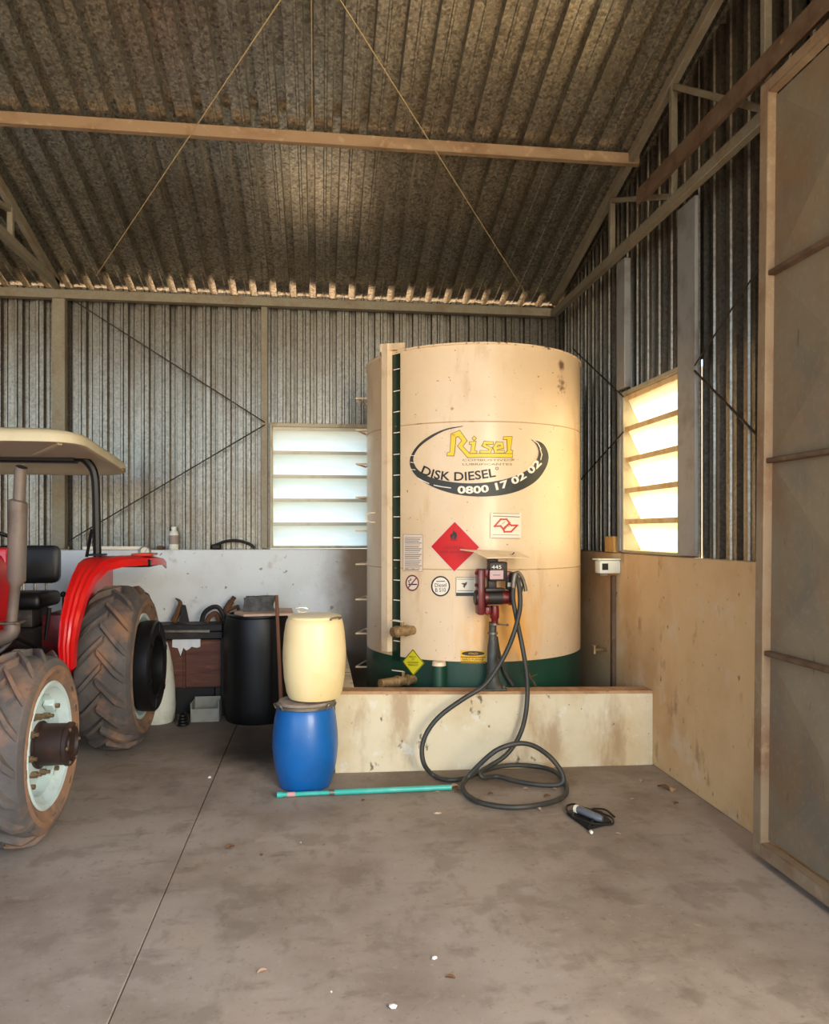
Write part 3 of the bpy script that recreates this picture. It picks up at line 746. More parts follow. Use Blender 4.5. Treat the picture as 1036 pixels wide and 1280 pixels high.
for t, y in (('COMBUSTIVEIS', 292), ('LUBRIFICANTES', 319)): Decal(.003).text(t, zz5([(404, y), (725, y)]), (2.6, 2.6)).done('small_lettering', 'olive_ink', swoosh)
Decal(.003).ring(*zz5([(627, 340)])[0], 2, 2, .6, 12).done('trade_mark_ring', 'purple_ink', swoosh)

def z7(pts): return [(490 + x / 5.453, 630 + y / 5.453) for x, y in pts]
cr = [(428, 122), (593, 295), (425, 458), (268, 290)]
big = Decal(.003).poly(z7([(428, 112), (603, 295), (425, 468), (258, 290)])).done('hazard_diamond', 'pink_ink', label='red flammable liquid diamond sign')
Decal(.005).poly(z7(cr)).done('red_field', 'red_ink', big)
dc = Decal(.007); dc.poly(z7([(420, 178), (432, 195), (438, 188), (444, 215), (436, 240), (403, 240), (396, 215), (405, 200), (409, 208)])); dc.stroke(z7([(398, 246), (442, 246)]), .8, False)
dc.done('flame', 'blk_ink', big)
Decal(.0085).poly(z7([(418, 212), (427, 228), (422, 238), (411, 238), (409, 226)])).done('flame_core', 'dkred_ink', big)
for t, q in (('LÍQUIDO', [(358, 306), (484, 306)]), ('INFLAMÁVEL', [(330, 336), (512, 336)])): Decal(.007).text(t, z7(q), (3.6, 3.6)).done('lettering', 'dkred_ink', big)
# instruction sheet
sh = Decal(.003).poly(z7([(78, 206), (211, 208), (210, 460), (77, 458)])).done('instruction_label', 'paper', label='pale printed instruction sheet')
dc = Decal(.005); dc.stroke(z7([(79, 208), (210, 210), (209, 458), (78, 456)]), .5)
for i, y in enumerate(range(226, 452, 13)): dc.stroke(z7([(92, y), (200 - 9 * (i % 3), y + 1)]), 1.2 if i % 4 else .7, False)
dc.done('print_lines', 'grey_ink', sh)
# no smoking
nsd = Decal(.003).ring(*z7([(140, 538)])[0], 8.4, 10.2, 0).done('no_smoking_sign', 'paper', label='round no smoking sign')
dc = Decal(.005); c = z7([(140, 538)])[0]; dc.ring(*c, 8.4, 10.2, .82); dc.stroke([(c[0] - 5.4, c[1] + 6.5), (c[0] + 5.4, c[1] - 6.5)], 1.5, False); dc.done('red_ring', 'purple_ink', nsd)
dc = Decal(.0045); dc.stroke(z7([(118, 548), (168, 548)]), 1.5, False); dc.stroke(smooth2(z7([(120, 538), (116, 524), (130, 518), (128, 508)]), 4), .9, False); dc.done('cigarette', 'blk_ink', nsd)
# round label
rl = Decal(.003).ring(*z7([(332, 560)])[0], 11.6, 12.6, 0).done('round_label', 'wht_ink', label='round white diesel label with dark ring')
c = z7([(332, 560)])[0]
dc = Decal(.005); dc.ring(*c, 11.8, 12.8, .86).done('dark_ring', 'blk_ink', rl)
for t, q in (('Diesel', [(c[0] - 7, c[1] + 1.2), (c[0] + 7.2, c[1] + .6)]), ('B S10', [(c[0] - 6.4, c[1] + 7.3), (c[0] + 6.4, c[1] + 6.8)])): Decal(.005).text(t, q, (5, 5)).done('lettering', 'blk_ink', rl)
Decal(.005).stroke([(c[0] - 5, c[1] - 6), (c[0] + 5, c[1] - 6.2)], .9, False).done('print_line', 'blk_ink', rl)
# cream rectangle with a bird-like mark
rc = Decal(.003).poly(z7([(436, 498), (570, 500), (570, 627), (435, 627)])).done('rectangular_label', 'placard', label='cream rectangular label with dark base strip')
dc = Decal(.005); dc.poly(z7([(436, 604), (570, 604), (570, 627), (435, 627)])); dc.stroke(z7([(437, 499), (569, 501), (569, 606), (436, 606)]), .5); dc.poly(z7([(470, 542), (482, 538), (492, 540), (512, 530), (508, 548), (498, 560), (494, 574), (482, 560), (490, 552)])); dc.stroke(z7([(446, 590), (550, 590)]), .6, False); dc.stroke(z7([(446, 512), (560, 513)]), .5, False); dc.done('dark_mark', 'blk_decal', rc)
# placard standing proud, with a two-leaf outline emblem
pl = Decal(.002, .014).poly(z7([(668, 60), (874, 62), (872, 236), (666, 233)])).done('metal_placard', 'placard', label='cream placard with red outline emblem')
def z3(pts): return [(600 + x / 17.27, 635 + y / 17.27) for x, y in pts]
dc = Decal(.0175)
dc.stroke(z3([(300, 395), (430, 245), (555, 245), (620, 325), (515, 420), (490, 460), (430, 390)]), 2.1)
dc.stroke(z3([(490, 465), (600, 345), (660, 375), (780, 375), (650, 510), (510, 515)]), 2.1)
dc.done('emblem', 'brick_ink', pl)
dc = Decal(.0175); dc.stroke(z3([(280, 115), (815, 125)]), .8, False); dc.stroke(z3([(280, 175), (825, 195)]), 1.2, False); dc.stroke(z3([(260, 575), (820, 585)]), .6, False); dc.stroke(z3([(245, 645), (840, 655)]), .6, False); dc.stroke(z3([(555, 390), (610, 395)]), .9, False); dc.stroke(z3([(460, 345), (520, 300)]), .7, False)
dc.done('print_lines', 'grey_ink', pl)
# yellow diamond and amber warning
def z5(pts): return [(440 + x / 3.453, 640 + y / 3.453) for x, y in pts]
yd = Decal(.006).poly(z5([(265, 591), (314, 652), (266, 706), (219, 645)])).done('yellow_diamond', 'sign_yel', label='small yellow diamond sign')
dc = Decal(.008); dc.stroke(z5([(265, 594), (311, 652), (266, 702), (222, 645)]), .7)
for t, y, a, b in (('RISCO', 628, 250, 279), ('DE', 638, 260, 270), ('INCÊNDIO', 652, 243, 289), ('PERIGO', 663, 246, 287)): Decal(.008).text(t, z5([(a, y), (b, y + 1)]), (2.3, 2.3)).done('lettering', 'blk_ink', yd)
dc.done('border', 'blk_ink', yd)
wy = Decal(.003).poly(z5([(467, 596), (577, 600), (576, 652), (469, 650)])).done('amber_warning_label', 'warn_yel', label='amber attention label')
dc = Decal(.005); dc.ring(*z5([(522, 610)])[0], 14.2, 2.9, 0, 24); dc.stroke(z5([(470, 625), (574, 627)]), .9, False); dc.stroke(z5([(470, 646), (575, 648)]), 1.2, False); dc.text('NÃO FUMAR', z5([(477, 641), (567, 642)]), (3.2, 3.2)); dc.done('dark_print', 'hub', wy)
Decal(.007).text('ATENÇÃO', z5([(502, 614), (543, 615)]), (2.4, 2.4)).done('lettering', 'warn_yel', wy)

# ================================================================ PUMP ON ITS STAND, HOSE
PY = 4.95
PB = onY(617, 866, PY); PB.z = .525
pump = thing('fuel_pump', (PB.x, PY + .03, .526), 'dark red transfer pump with meter, bolted on a grey stand on the low wall', 'pump')
def pb(name, x0, y0, x1, y1, Y0, Y1, m, bev=.006, parent=pump, label=None):
    a = onY(x0, y0, PY); b = onY(x1, y1, PY)
    mb = MB(); mb.box((a.x, Y0, b.z), (b.x, Y1, a.z), bev, seg=2); return obj(name, mb, MT[m], parent, label=label)
def P(px, py, Y=PY): return onY(px, py, Y)
# stand
p0, p1 = P(616, 776), P(616, 800)
mb = MB(); q = [(.026, P(616, 778).z), (.026, P(616, 795).z), (.036, P(616, 810).z), (.042, .62), (.055, .56), (.075, .540)]
mb.lathe([(r, z) for r, z in q], (PB.x, PY + .03, 0), seg=20); obj('stand_post', mb, MT['stand'], pump)
mb = MB(); mb.box((PB.x - .085, PY - .035, .526), (PB.x + .085, PY + .095, .540), .003); bp = obj('base_plate', mb, MT['stand'], pump)
for dx in (-.068, .068):
    mb = MB(); mb.cyl((PB.x + dx, PY - .015, .539), (PB.x + dx, PY - .015, .556), .009, seg=6); obj('bolt', mb, MT['bolt'], bp)
mb = MB(); c = P(618, 766); mb.tube([P(618, 757, PY), P(618, 763, PY), P(618, 772, PY), P(618, 774, PY), P(618, 779, PY)], [.028, .032, .032, .025, .025], 14); obj('outlet_neck', mb, MT['pump_red'], pump)
mb = MB(); z = P(618, 780).z; mb.cyl((c.x, PY, z - .006), (c.x, PY, z + .006), .033, seg=16); mb.tube([(c.x + .02, PY - .02, z), (c.x + .075, PY - .025, z - .004)], .005, 6); mb.tube([(c.x + .075, PY - .025, z - .004), (c.x + .09, PY - .025, z - .004)], .009, 6); obj('hose_clamp', mb, MT['metal'], pump)
mb = MB(); z = P(618, 792).z; mb.cyl((PB.x, PY + .03, z - .006), (PB.x, PY + .03, z + .006), .036, seg=16); obj('clamp_ring', mb, MT['metal'], pump)
# C-shaped casting on the left
pb('side_casting', 595.5, 711, 604.5, 768, PY - .05, PY + .05, 'pump_red', .012)
pb('top_arm', 604.5, 711, 612, 721, PY - .04, PY + .04, 'pump_red', .008)
pb('foot_casting', 604.5, 757.5, 612.5, 767.5, PY - .05, PY + .05, 'pump_red', .012)
for y in (716, 731, 752):
    a = P(596, y); mb = MB(); mb.cyl((a.x - .018, PY - .02, a.z), (a.x + .01, PY - .02, a.z), .012, seg=6); obj('casting_bolt', mb, MT['pump_red'], pump)
# motor: a lying cylinder with end flanges and a label band
a, b = P(604.5, 747), P(641, 747); zc = a.z; r = .054
mb = MB(); mb.lathe([(.001, a.x), (r, a.x), (r, a.x + .02), (r * .86, a.x + .022), (r * .86, b.x - .03), (r, b.x - .028), (r, b.x - .004), (r * .8, b.x), (.001, b.x)], (0, PY, zc), 'X', 28); mo = obj('motor', mb, MT['pump_red'], pump)
mb = MB(); mb.lathe([(r * .80, P(609, 747).x), (r * .9, P(609, 747).x), (r * .9, P(627, 747).x), (r * .80, P(627, 747).x)], (0, PY, zc), 'X', 28); obj('motor_band', mb, MT['pump_dark'], mo)
a, b = P(593, 747), P(596, 747)
mb = MB(); mb.lathe([(.001, a.x), (.045, a.x), (.052, a.x + .006), (.052, b.x), (.001, b.x)], (0, PY, zc), 'X', 24); obj('end_cover', mb, MT['pump_dark'], pump)
pb('top_plate', 605, 735, 629, 738.5, PY - .05, PY + .05, 'pump_dark', .003)
pb('meter_stem', 609.5, 724, 619.5, 735, PY - .03, PY + .03, 'pump_dark', .004)
mt = pb('meter_housing', 609.5, 702, 630.5, 725.5, PY - .085, PY + .03, 'pump_dark', .008)
pb('meter_cap', 609, 698.5, 620.5, 702.5, PY - .05, PY + .02, 'pump_dark', .004)
fy = PY - .085
def fbox(name, x0, y0, x1, y1, d, m, parent):
    a = onY(x0, y0, fy); b = onY(x1, y1, fy); mb = MB(); mb.box((a.x, fy - d, b.z), (b.x, fy - .0005, a.z), .001); return obj(name, mb, MT[m], parent)
fbox('meter_window', 612.2, 704.2, 629, 711.8, .003, 'blk_ink', mt)
fbox('meter_label', 612, 713, 629, 724, .003, 'screen', mt)
def flat_text(s, x0, y, x1, cap, Y, m, parent, name='lettering'):
    vs, fs = text_geom(s); A, B = onY(x0, y, Y), onY(x1, y, Y); h = cap * (Y / ray(x0, y).y) / F
    mb = MB(); vv = [mb.bm.verts.new((A.x + (B.x - A.x) * t, Y, A.z + k * h)) for t, k in vs]
    for f in fs: mb.bm.faces.new([vv[i] for i in f])
    return obj(name, mb, MT[m], parent, smooth=False, recalc=False)
flat_text('445', 614.5, 711, 626.5, 4.6, fy - .0038, 'wht_ink', mt, 'digits')
fbox('print_bar', 616, 718.2, 625, 719.4, .004, 'bluelabel', mt)
# right-hand swivel and holster
pb('swivel_arm', 630.5, 714, 639, 722, PY - .03, PY + .03, 'pump_red', .006)
pb('holster', 633, 722, 639.5, 737, PY - .02, PY + .04, 'pump_dark', .005)
pb('holster_label', 633.5, 728, 637.5, 733, PY - .024, PY - .0205, 'placard', .001)
# flat cream sheet resting on the pump as a little roof
mb = MB()
L = [(575, 687.5, 4.98), (592, 690, 4.87), (609, 698.2, 4.76), (632, 697.5, 4.78), (662, 698, 4.86), (647, 690.5, 5.06), (620, 692, 5.08)]
poly = [onY(x, y, Y) for x, y, Y in L]
A = [mb.bm.verts.new(p) for p in poly]; B = [mb.bm.verts.new(p + Vector((0, 0, .006))) for p in poly]; n = len(A)
mb.bm.faces.new(A); mb.bm.faces.new(B[::-1])
for i in range(n): mb.bm.faces.new((A[i], A[(i + 1) % n], B[(i + 1) % n], B[i]))
obj('cover_sheet', mb, MT['cream_side'], None, 'thin cream sheet lying on top of the red pump', 'sheet', smooth=False)
# small dark twig on it
mb = MB(); mb.tube([onY(634, 693, 4.92), onY(640, 693.5, 4.9), onY(643, 690.5, 4.9)], .004, 5); mb.tube([onY(634, 693, 4.92), onY(628, 692.5, 4.93)], [.004, .002], 5)
obj('twig', mb, MT['rust'], None, 'tiny dark twig on the cream sheet above the pump', 'twig')

# hose: pump -> over the low wall -> loops on the floor -> back up to the nozzle
def FZ(px, py, z=.022): return onZ(px, py, z)
pts = [P(637, 719, 4.93), P(643, 718, 4.90), P(647.5, 727, 4.86), P(650, 745, 4.84), P(649, 765, 4.82), P(641, 795, 4.81), P(627, 826, 4.80), P(606, 856, 4.79), P(580, 873, 4.78), P(552, 893, 4.77), P(535, 913, 4.76), P(527.5, 934, 4.75), P(530, 955, 4.74), FZ(542, 969), FZ(562, 975), FZ(585, 972), P(602, 964.5, 4.78), P(625, 958, 4.83), P(650, 956.5, 4.84), P(676, 959, 4.83), FZ(694, 965, .03), FZ(706, 977), FZ(707, 992), FZ(694, 1001), FZ(668, 1007), FZ(634, 1009), FZ(600, 1003), FZ(583, 993), FZ(578, 982, .05), P(585, 971, 4.55), P(602, 953, 4.52), P(622, 937, 4.5), P(646, 929.5, 4.5), P(666, 932, 4.5), P(686, 945, 4.5), P(700, 962, 4.48), FZ(704, 975, .06), FZ(697, 981, .03), FZ(675, 981), FZ(648, 977), FZ(622, 970.5), FZ(604, 972, .03), P(601, 965, 4.68), P(613, 957, 4.74), P(632, 944, 4.77), P(647, 924, 4.79), P(655.5, 900, 4.80), P(659, 872, 4.81), P(658.5, 845, 4.82), P(654, 815, 4.83), P(648, 785, 4.85), P(644, 765, 4.86), P(641, 748, 4.865), P(641.5, 735, 4.865)]
mb = MB(); mb.tube(spline(pts, 7), .0155, 10)
hose = thing('fuel_hose', (PB.x, 4.7, 0), 'black rubber fuel hose hanging from the pump and looping on the floor', 'hose')
obj('hose_line', mb, MT['rubber'], hose)
mb = MB(); mb.tube(spline([P(641.5, 734, 4.865), P(642, 726, 4.865), P(643.5, 718, 4.87), P(648, 716, 4.875), P(653, 723, 4.88), P(656, 733, 4.88), P(657, 739, 4.88)], 5), [.018] * 12 + [.013] * 19, 10); nz = obj('nozzle', mb, MT['metal'], hose, label='grey dispensing nozzle hung on the pump')
mb = MB(); mb.tube([P(650, 722, 4.86), P(653.5, 731, 4.86), P(652, 740, 4.86)], .006, 6); obj('trigger', mb, MT['pump_dark'], nz)
# thin suction hose inside, behind the stand
mb = MB(); mb.tube(spline([P(620, 796, 5.055), P(624, 818, 5.055), P(632, 842, 5.05), (P(641, 868, 5.04).x, 5.03, .537)], 6), .012, 8)
obj('suction_hose', mb, MT['rubber'], None, 'short dark hose slanting down right of the pump stand to the low wall', 'hose')
mb = MB(); mb.tube(spline([P(652, 815, 5.0), P(661, 842, 5.01), P(667, 852, 5.02), (P(669, 868, 5.04).x, 5.03, .53)], 6), .006, 6); mb.tube([P(662, 846, 5.0), P(672, 843, 5.0)], .003, 5)
obj('wire_tie', mb, MT['rust'], None, 'thin rusty wire hanging beside the pump hose over the green band', 'wire')

# ================================================================ BARRELS
def barrel(name, cx, cy, z0, prof, m, label, lid_r, zt):
    t = thing(name, (cx, cy, z0), label, 'barrel')
    mb = MB(); mb.lathe([(.001, z0 + .012), (prof[0][0] - .02, z0)] + [(r, z0 + h) for r, h in prof] + [(.001, z0 + prof[-1][1])], (cx, cy, 0), seg=48); obj('body', mb, MT[m], t)
    return t
bp_ = [(.158, .006), (.176, .06), (.196, .15), (.206, .25), (.204, .33), (.193, .43), (.182, .48), (.172, .50), (.160, .505)]
BX, BY = -.092, 4.755
b1 = barrel('plastic_barrel', BX, BY, 0, bp_, 'bluebar', 'blue plastic barrel standing on the floor under the cream one', .17, .5)
mb = MB(); mb.lathe([(.164, .500), (.178, .503), (.180, .522), (.170, .528), (.166, .540), (.001, .546)], (BX, BY, 0), seg=48); ld = obj('lid', mb, MT['lid'], b1, label='dusty grey-brown lid')
mb = MB(); mb.lathe([(.179, .502), (.185, .506), (.185, .522), (.179, .526)], (BX, BY, 0), seg=48); obj('clamp_ring', mb, MT['metal'], b1)
def grip(cx, cy, z, r, ang, m, parent, name='handle', tall=.025):
    a = Vector((cx + r * math.cos(ang), cy + r * math.sin(ang), z)); t = Vector((-math.sin(ang), math.cos(ang), 0)); n = Vector((math.cos(ang), math.sin(ang), 0))
    mb = MB(); mb.tube(spline([a - t * .04, a - t * .035 + n * .016 + Vector((0, 0, tall)), a + t * .035 + n * .016 + Vector((0, 0, tall)), a + t * .04], 5), .006, 6)
    obj(name, mb, MT[m], parent)
for an in (-2.55, -.6, 1.5): grip(BX, BY, .508, .188, an, 'metal', b1, tall=.03)
YX, YY = -.035, 4.775
yp_ = [(.160, .006), (.176, .04), (.192, .13), (.2, .24), (.2, .30), (.192, .41), (.182, .475), (.174, .5), (.166, .507)]
b2 = barrel('plastic_barrel', YX, YY, .548, yp_, 'yelbar', 'cream plastic barrel stacked on top of the blue one', .17, .5)
mb = MB(); mb.lathe([(.165, .548 + .503), (.168, .548 + .52), (.150, .548 + .526), (.001, .548 + .52)], (YX, YY, 0), seg=48); obj('top_rim', mb, MT['yelbar'], b2)
grip(YX, YY, 1.055, .172, -.75, 'metal', b2, 'clasp', .012)
mb = MB(); c = onY(381, 766, 4.68)
mb.tube(spline([c + Vector((-.04, 0, .0)), c + Vector((-.045, -.01, .03)), c + Vector((-.005, -.015, .034)), c + Vector((.02, -.01, .022)), c + Vector((.01, 0, .008)), c + Vector((-.03, 0, .006)), c + Vector((-.052, .005, .03)), c + Vector((-.03, .01, .038))], 5), .005, 6)
obj('wire_loop', mb, MT['wire'], None, 'bent pale wire loop on top of the cream barrel', 'wire')
# green pipe on the floor
gp = thing('green_pipe', tuple(onZ(455, 988, 0)), 'turquoise green plastic pipe on the floor in front of the blue barrel', 'pipe')
q0, q1 = onZ(349, 993.5, .018), onZ(564, 984, .018)
def lerp(t): return q0.lerp(q1, t)
mb = MB(); mb.tube([lerp(0), lerp(.3), lerp(.305), lerp(.65), lerp(1)], [.013, .013, .0165, .0165, .0165], 12); obj('tube', mb, MT['greenpipe'], gp)
mb = MB(); mb.cyl(lerp(-.012), lerp(.02), .018, seg=12); obj('end_collar', mb, MT['greenpipe'], gp)
mb = MB(); mb.cyl(lerp(.045), lerp(.09), .0142, seg=12); obj('tape', mb, MT['pinktape'], gp)
mb = MB(); mb.cyl(lerp(.285), lerp(.315), .0178, seg=12); obj('joint_clamp', mb, MT['metal'], gp)

# ================================================================ BACK-LEFT CORNER
DX, DYc = -.53, 6.53
dm = thing('plastic_drum', (DX, DYc, 0), 'large black plastic drum by the back wall behind the blue barrel', 'drum')
mb = MB(); mb.lathe([(.001, .01), (.262, 0), (.275, .02), (.286, .12), (.292, .3), (.292, .62), (.286, .80), (.268, .875), (.255, .885), (.001, .88)], (DX, DYc, 0), seg=48); obj('body', mb, MT['black_drum'], dm)
mb = MB(); mb.lathe([(.24, .884), (.262, .884), (.262, .900), (.24, .905)], (DX, DYc, 0), seg=48, closed=True); obj('top_rim', mb, MT['black_drum'], dm)
a = onY(299, 771, 6.3)
mb = MB(); bl = [(-.72, 6.42), (-.62, 6.22), (-.22, 6.26), (-.25, 6.70), (-.66, 6.68)]
mb.prism(bl, .907, .925, 'Z'); obj('board', mb, MT['board'], None, 'pale pinkish board lying across the top of the black drum', 'board', smooth=False)
ca, cb = onY(306, 768, 6.5), onY(342, 751, 6.5)
rng = random.Random(3); mb = MB(); b = bmesh.new(); bmesh.ops.create_cube(b, size=1); bmesh.ops.subdivide_edges(b, edges=b.edges, cuts=2, use_grid_fill=True)
for v in b.verts: v.co = Vector((v.co.x * (cb.x - ca.x), v.co.y * .18, v.co.z * .115)) + Vector((rng.uniform(-.012, .012), rng.uniform(-.012, .012), rng.uniform(-.009, .009) if v.co.z > -.4 else 0))
mb.absorb(b, Matrix.Translation(((ca.x + cb.x) / 2, 6.52, .926 + .0575))); obj('concrete_block', mb, MT['block'], None, 'rough grey concrete block on the board over the black drum', 'block', smooth=False)
mb = MB(); p0 = onZ(352, 935, 0); p0 = Vector((p0.x, 6.0, 0)); p1 = onY(345.5, 744, 6.19); mb.tube([Vector((onY(353, 900, 6.0).x, 6.0, .0)), p1], [.017, .014], 8)
obj('wooden_stick', mb, MT['stick'], None, 'brown wooden stick leaning against the black drum', 'stick')
# red-brown plywood cabinet
cbx = thing('wooden_cabinet', (-1.12, 6.7, 0), 'red-brown plywood cabinet against the back wall behind the rear wheel', 'cabinet')
x0, x1 = -1.50, -.84; y0 = 6.66
mb = MB(); mb.box((x0, y0 + .02, .24), (x1, YB - .01, .66), .004); obj('carcass', mb, MT['crate'], cbx)
for A, B in ((x0, -1.175), (-1.165, x1)):
    mb = MB(); mb.box((A + .006, y0, .25), (B - .006, y0 + .019, .65), .004); d_ = obj('door', mb, MT['crate'], cbx)
mb = MB(); mb.box((x0 + .08, y0 + .06, .01), (x1 - .08, YB - .03, .238), .003); obj('dark_filler', mb, MT['blackiron'], cbx)  # dark box added to blacken the gap under the cabinet
for A in (x0 + .04, x1 - .04):
    for B in (y0 + .035,):
        mb = MB(); mb.box((A - .03, B - .03, 0), (A + .03, B + .03, .24), .003); obj('leg', mb, MT['blackiron'], cbx)
mb = MB(); mb.box((-1.62, 6.60, .74), (-.84, YB - .01, .80), .006); bn = thing('work_bench', (-1.2, 6.7, 0), 'black iron bench top standing over the red-brown cabinet', 'bench')
obj('top', mb, MT['blackiron'], bn)
mb = MB(); mb.box((-1.62, 6.62, .675), (-.84, YB - .02, .735), .004); obj('apron', mb, MT['blackiron'], bn)
for X in (-1.58, -.835):
    mb = MB(); mb.box((X - .02 if X > -1 else X - .03, 6.625, 0), (X + .005 if X > -1 else X + .03, 6.655, .675), .003); obj('leg', mb, MT['blackiron'], bn)
mb = MB(); p = onY(201, 789, 6.592); q = onY(262, 789, 6.592); mb.bar(p, q, .012, .02); obj('edge_strip', mb, MT['metal'], bn)
# white rag on the cabinet edge
a, b = onY(215, 801, 6.64), onY(250, 801, 6.64)
mb = MB(); n = 10; rings = []
for i in range(n + 1):
    t = i / n; X = a.x + (b.x - a.x) * t; h = .05 + .035 * math.sin(t * 9) ** 2 * (1 if .2 < t < .75 else .3) + (.07 if .28 < t < .40 else 0)
    rings.append([(X, 6.68, .664), (X, 6.68, .674), (X, 6.652 + .004 * math.sin(t * 14), .668), (X, 6.646 + .004 * math.sin(t * 14), .655 - h), (X, 6.652 + .004 * math.sin(t * 14), .655 - h)])
mb.loft(rings); obj('white_rag', mb, MT['rag'], None, 'torn white rag hanging over the cabinet front under the bench', 'rag')
# odd iron pieces standing on the bench
mb = MB(); mb.tube(spline([onY(217, 777, 6.72), onY(223, 764, 6.72), onY(225, 753, 6.72), onY(219, 747.5, 6.72)], 5), [.028, .028, .027, .026, .025, .024, .023, .022, .021, .02, .018, .015, .013, .010, .007, .004], 8)
obj('curved_horn', mb, MT['rust'], None, 'rusty curved horn standing on the bench behind the rear wheel', 'scrap iron')
mb = MB(); tri = [onY(x, y, 6.66) for x, y in ((223, 778), (236, 778), (231.5, 757), (228, 756))]; mb.loft([[p for p in tri], [p + Vector((0, .03, 0)) for p in tri]]); obj('iron_wedge', mb, MT['blackiron'], None, 'dark upright iron wedge on the bench beside the rusty horn', 'scrap iron', smooth=False)
mb = MB(); mb.tube(spline([onY(252, 777, 6.64), onY(255, 767, 6.64), onY(263, 760, 6.64), onY(272, 759, 6.64), onY(278, 767, 6.64), onY(280, 777, 6.64)], 5), .020, 8)
obj('iron_arch', mb, MT['blackiron'], None, 'black iron arch standing on the bench left of the black drum', 'scrap iron')
mb = MB(); mb.tube(spline([onY(258, 777, 6.74), onY(263, 770, 6.74), onY(270, 767, 6.74), onY(274, 777, 6.74)], 5), .022, 8)
obj('rusty_arch', mb, MT['rust'], None, 'small rusty arch behind the black iron arch on the bench', 'scrap iron')
mb = MB(); mb.tube(spline([onY(280, 775, 6.76), onY(283, 762, 6.76), onY(289, 752, 6.76), onY(293, 746, 6.76)], 5), [.03] * 6 + [.028] * 5 + [.02] * 5, 8); mb.tube([onY(286, 762, 6.76), onY(297, 758, 6.76), onY(299, 766, 6.76)], .018, 8)
obj('rusty_bracket', mb, MT['rust'], None, 'bent rusty bracket on the bench touching the black drum', 'scrap iron')
# white tub behind the rear wheel, carton, dark coil
mb = MB(); mb.lathe([(.001, .004), (.135, 0), (.148, .02), (.155, .14), (.150, .30), (.132, .46), (.105, .60), (.082, .68), (.070, .684), (.001, .67)], (0, 0, 0), seg=32)
mb.bm.transform(Matrix.Translation((-1.36, 6.512, .0)) @ Matrix.Diagonal((.93, .93, .98, 1)))
obj('white_canister', mb, MT['whiteplastic'], None, 'white plastic canister on the floor half hidden behind the rear wheel', 'canister')
ct = thing('open_carton', (-.98, 6.46, 0), 'small open white box on the floor left of the black drum', 'box')
bx0, bx1, by0, by1 = -1.08, -.845, 6.44, 6.61
for nm, lo, hi in (('bottom', (bx0 + .009, by0 + .009, .002), (bx1 - .009, by1 - .009, .012)), ('side', (bx0, by0, 0), (bx0 + .008, by1, .16)), ('side', (bx1 - .008, by0, 0), (bx1, by1, .17)), ('side', (bx0 + .009, by1 - .008, 0), (bx1 - .009, by1, .18)), ('side', (bx0 + .009, by0, 0), (bx1 - .009, by0 + .008, .11))):
    mb = MB(); mb.box(lo, hi, .001); obj(nm, mb, MT['carton'], ct)
mb = MB()
for k in range(4): mb.tube([(-1.125 + .04 * math.cos(t * PI / 8) * (1 - .1 * k), 6.35 + .05 * math.sin(t * PI / 8), .014 + .024 * k) for t in range(17)], .012, 7)
obj('black_hose_coil', mb, MT['black_drum'], None, 'small black hose coil on the floor before the red-brown cabinet', 'hose')

# ================================================================ ON THE LEDGES
c = onY(217, 684, 6.905)
bt = thing('white_bottle', (c.x, 6.91, SILL), 'small white plastic bottle standing on the back wall ledge', 'bottle')
mb = MB(); mb.lathe([(.001, SILL + .002), (.040, SILL + .001), (.042, SILL + .02), (.042, SILL + .145), (.036, SILL + .165), (.022, SILL + .176), (.022, SILL + .180), (.001, SILL + .18)], (c.x, 6.915, 0), seg=24); obj('body', mb, MT['whiteplastic'], bt)
mb = MB(); mb.lathe([(.001, SILL + .181), (.025, SILL + .181), (.025, SILL + .207), (.001, SILL + .209)], (c.x, 6.915, 0), seg=20); obj('cap', mb, MT['whiteplastic'], bt)
mb = MB(); mb.lathe([(.0425, SILL + .05), (.0432, SILL + .05), (.0432, SILL + .13), (.0425, SILL + .13)], (c.x, 6.915, 0), seg=24); obj('label', mb, MT['grey_ink'], bt)
c = onY(272, 681, 6.90)
mb = MB(); mb.box((c.x - .055, 6.885, SILL + .002), (c.x + .03, 6.935, SILL + .05), .012); mb.tube(spline([(c.x - .02, 6.905, SILL + .04), (c.x + .07, 6.905, SILL + .075), (c.x + .18, 6.905, SILL + .08), (c.x + .28, 6.905, SILL + .05), (c.x + .33, 6.905, SILL + .012)], 6), .013, 8)
obj('black_pump_gun', mb, MT['blackiron'], None, 'black tool with a bent hose on the ledge left of the back window', 'tool')
a, b = onY(104, 681, 6.905), onY(178, 681, 6.905)
mb = MB(); mb.bar((a.x, 6.905, SILL + .018), (b.x, 6.905, SILL + .018), .04, .03, .003); obj('wooden_lath', mb, MT['placard'], None, 'pale narrow lath lying on the back ledge above the red fender', 'lath')
c = onY(205, 681, 6.905); mb = MB(); mb.box((c.x - .06, 6.88, SILL + .002), (c.x + .0, 6.93, SILL + .035), .008); obj('dark_lump', mb, MT['rust'], None, 'small dark lump on the ledge just left of the white bottle', 'scrap')
# round gauge on the wall above the fender
c = onY(181, 689.5, YB - .02)
mb = MB(); mb.lathe([(.040, -.012), (.050, -.012), (.050, .018), (.040, .018)], (c.x, YB - .02, c.z), 'Y', 24, closed=True); g_ = thing('round_gauge', (c.x, YB - .02, c.z), 'round metal ring gauge on the white wall above the red fender', 'gauge')
obj('bezel', mb, MT['metal'], g_)
mb = MB(); mb.lathe([(.001, .004), (.0395, .004), (.0395, .018), (.001, .018)], (c.x, YB - .02, c.z), 'Y', 24); obj('dial', mb, MT['placard'], g_)
mb = MB(); mb.bar((c.x, YB - .018, c.z - .005), (c.x + .02, YB - .018, c.z + .025), .004, .002); obj('needle', mb, MT['blk_ink'], g_)
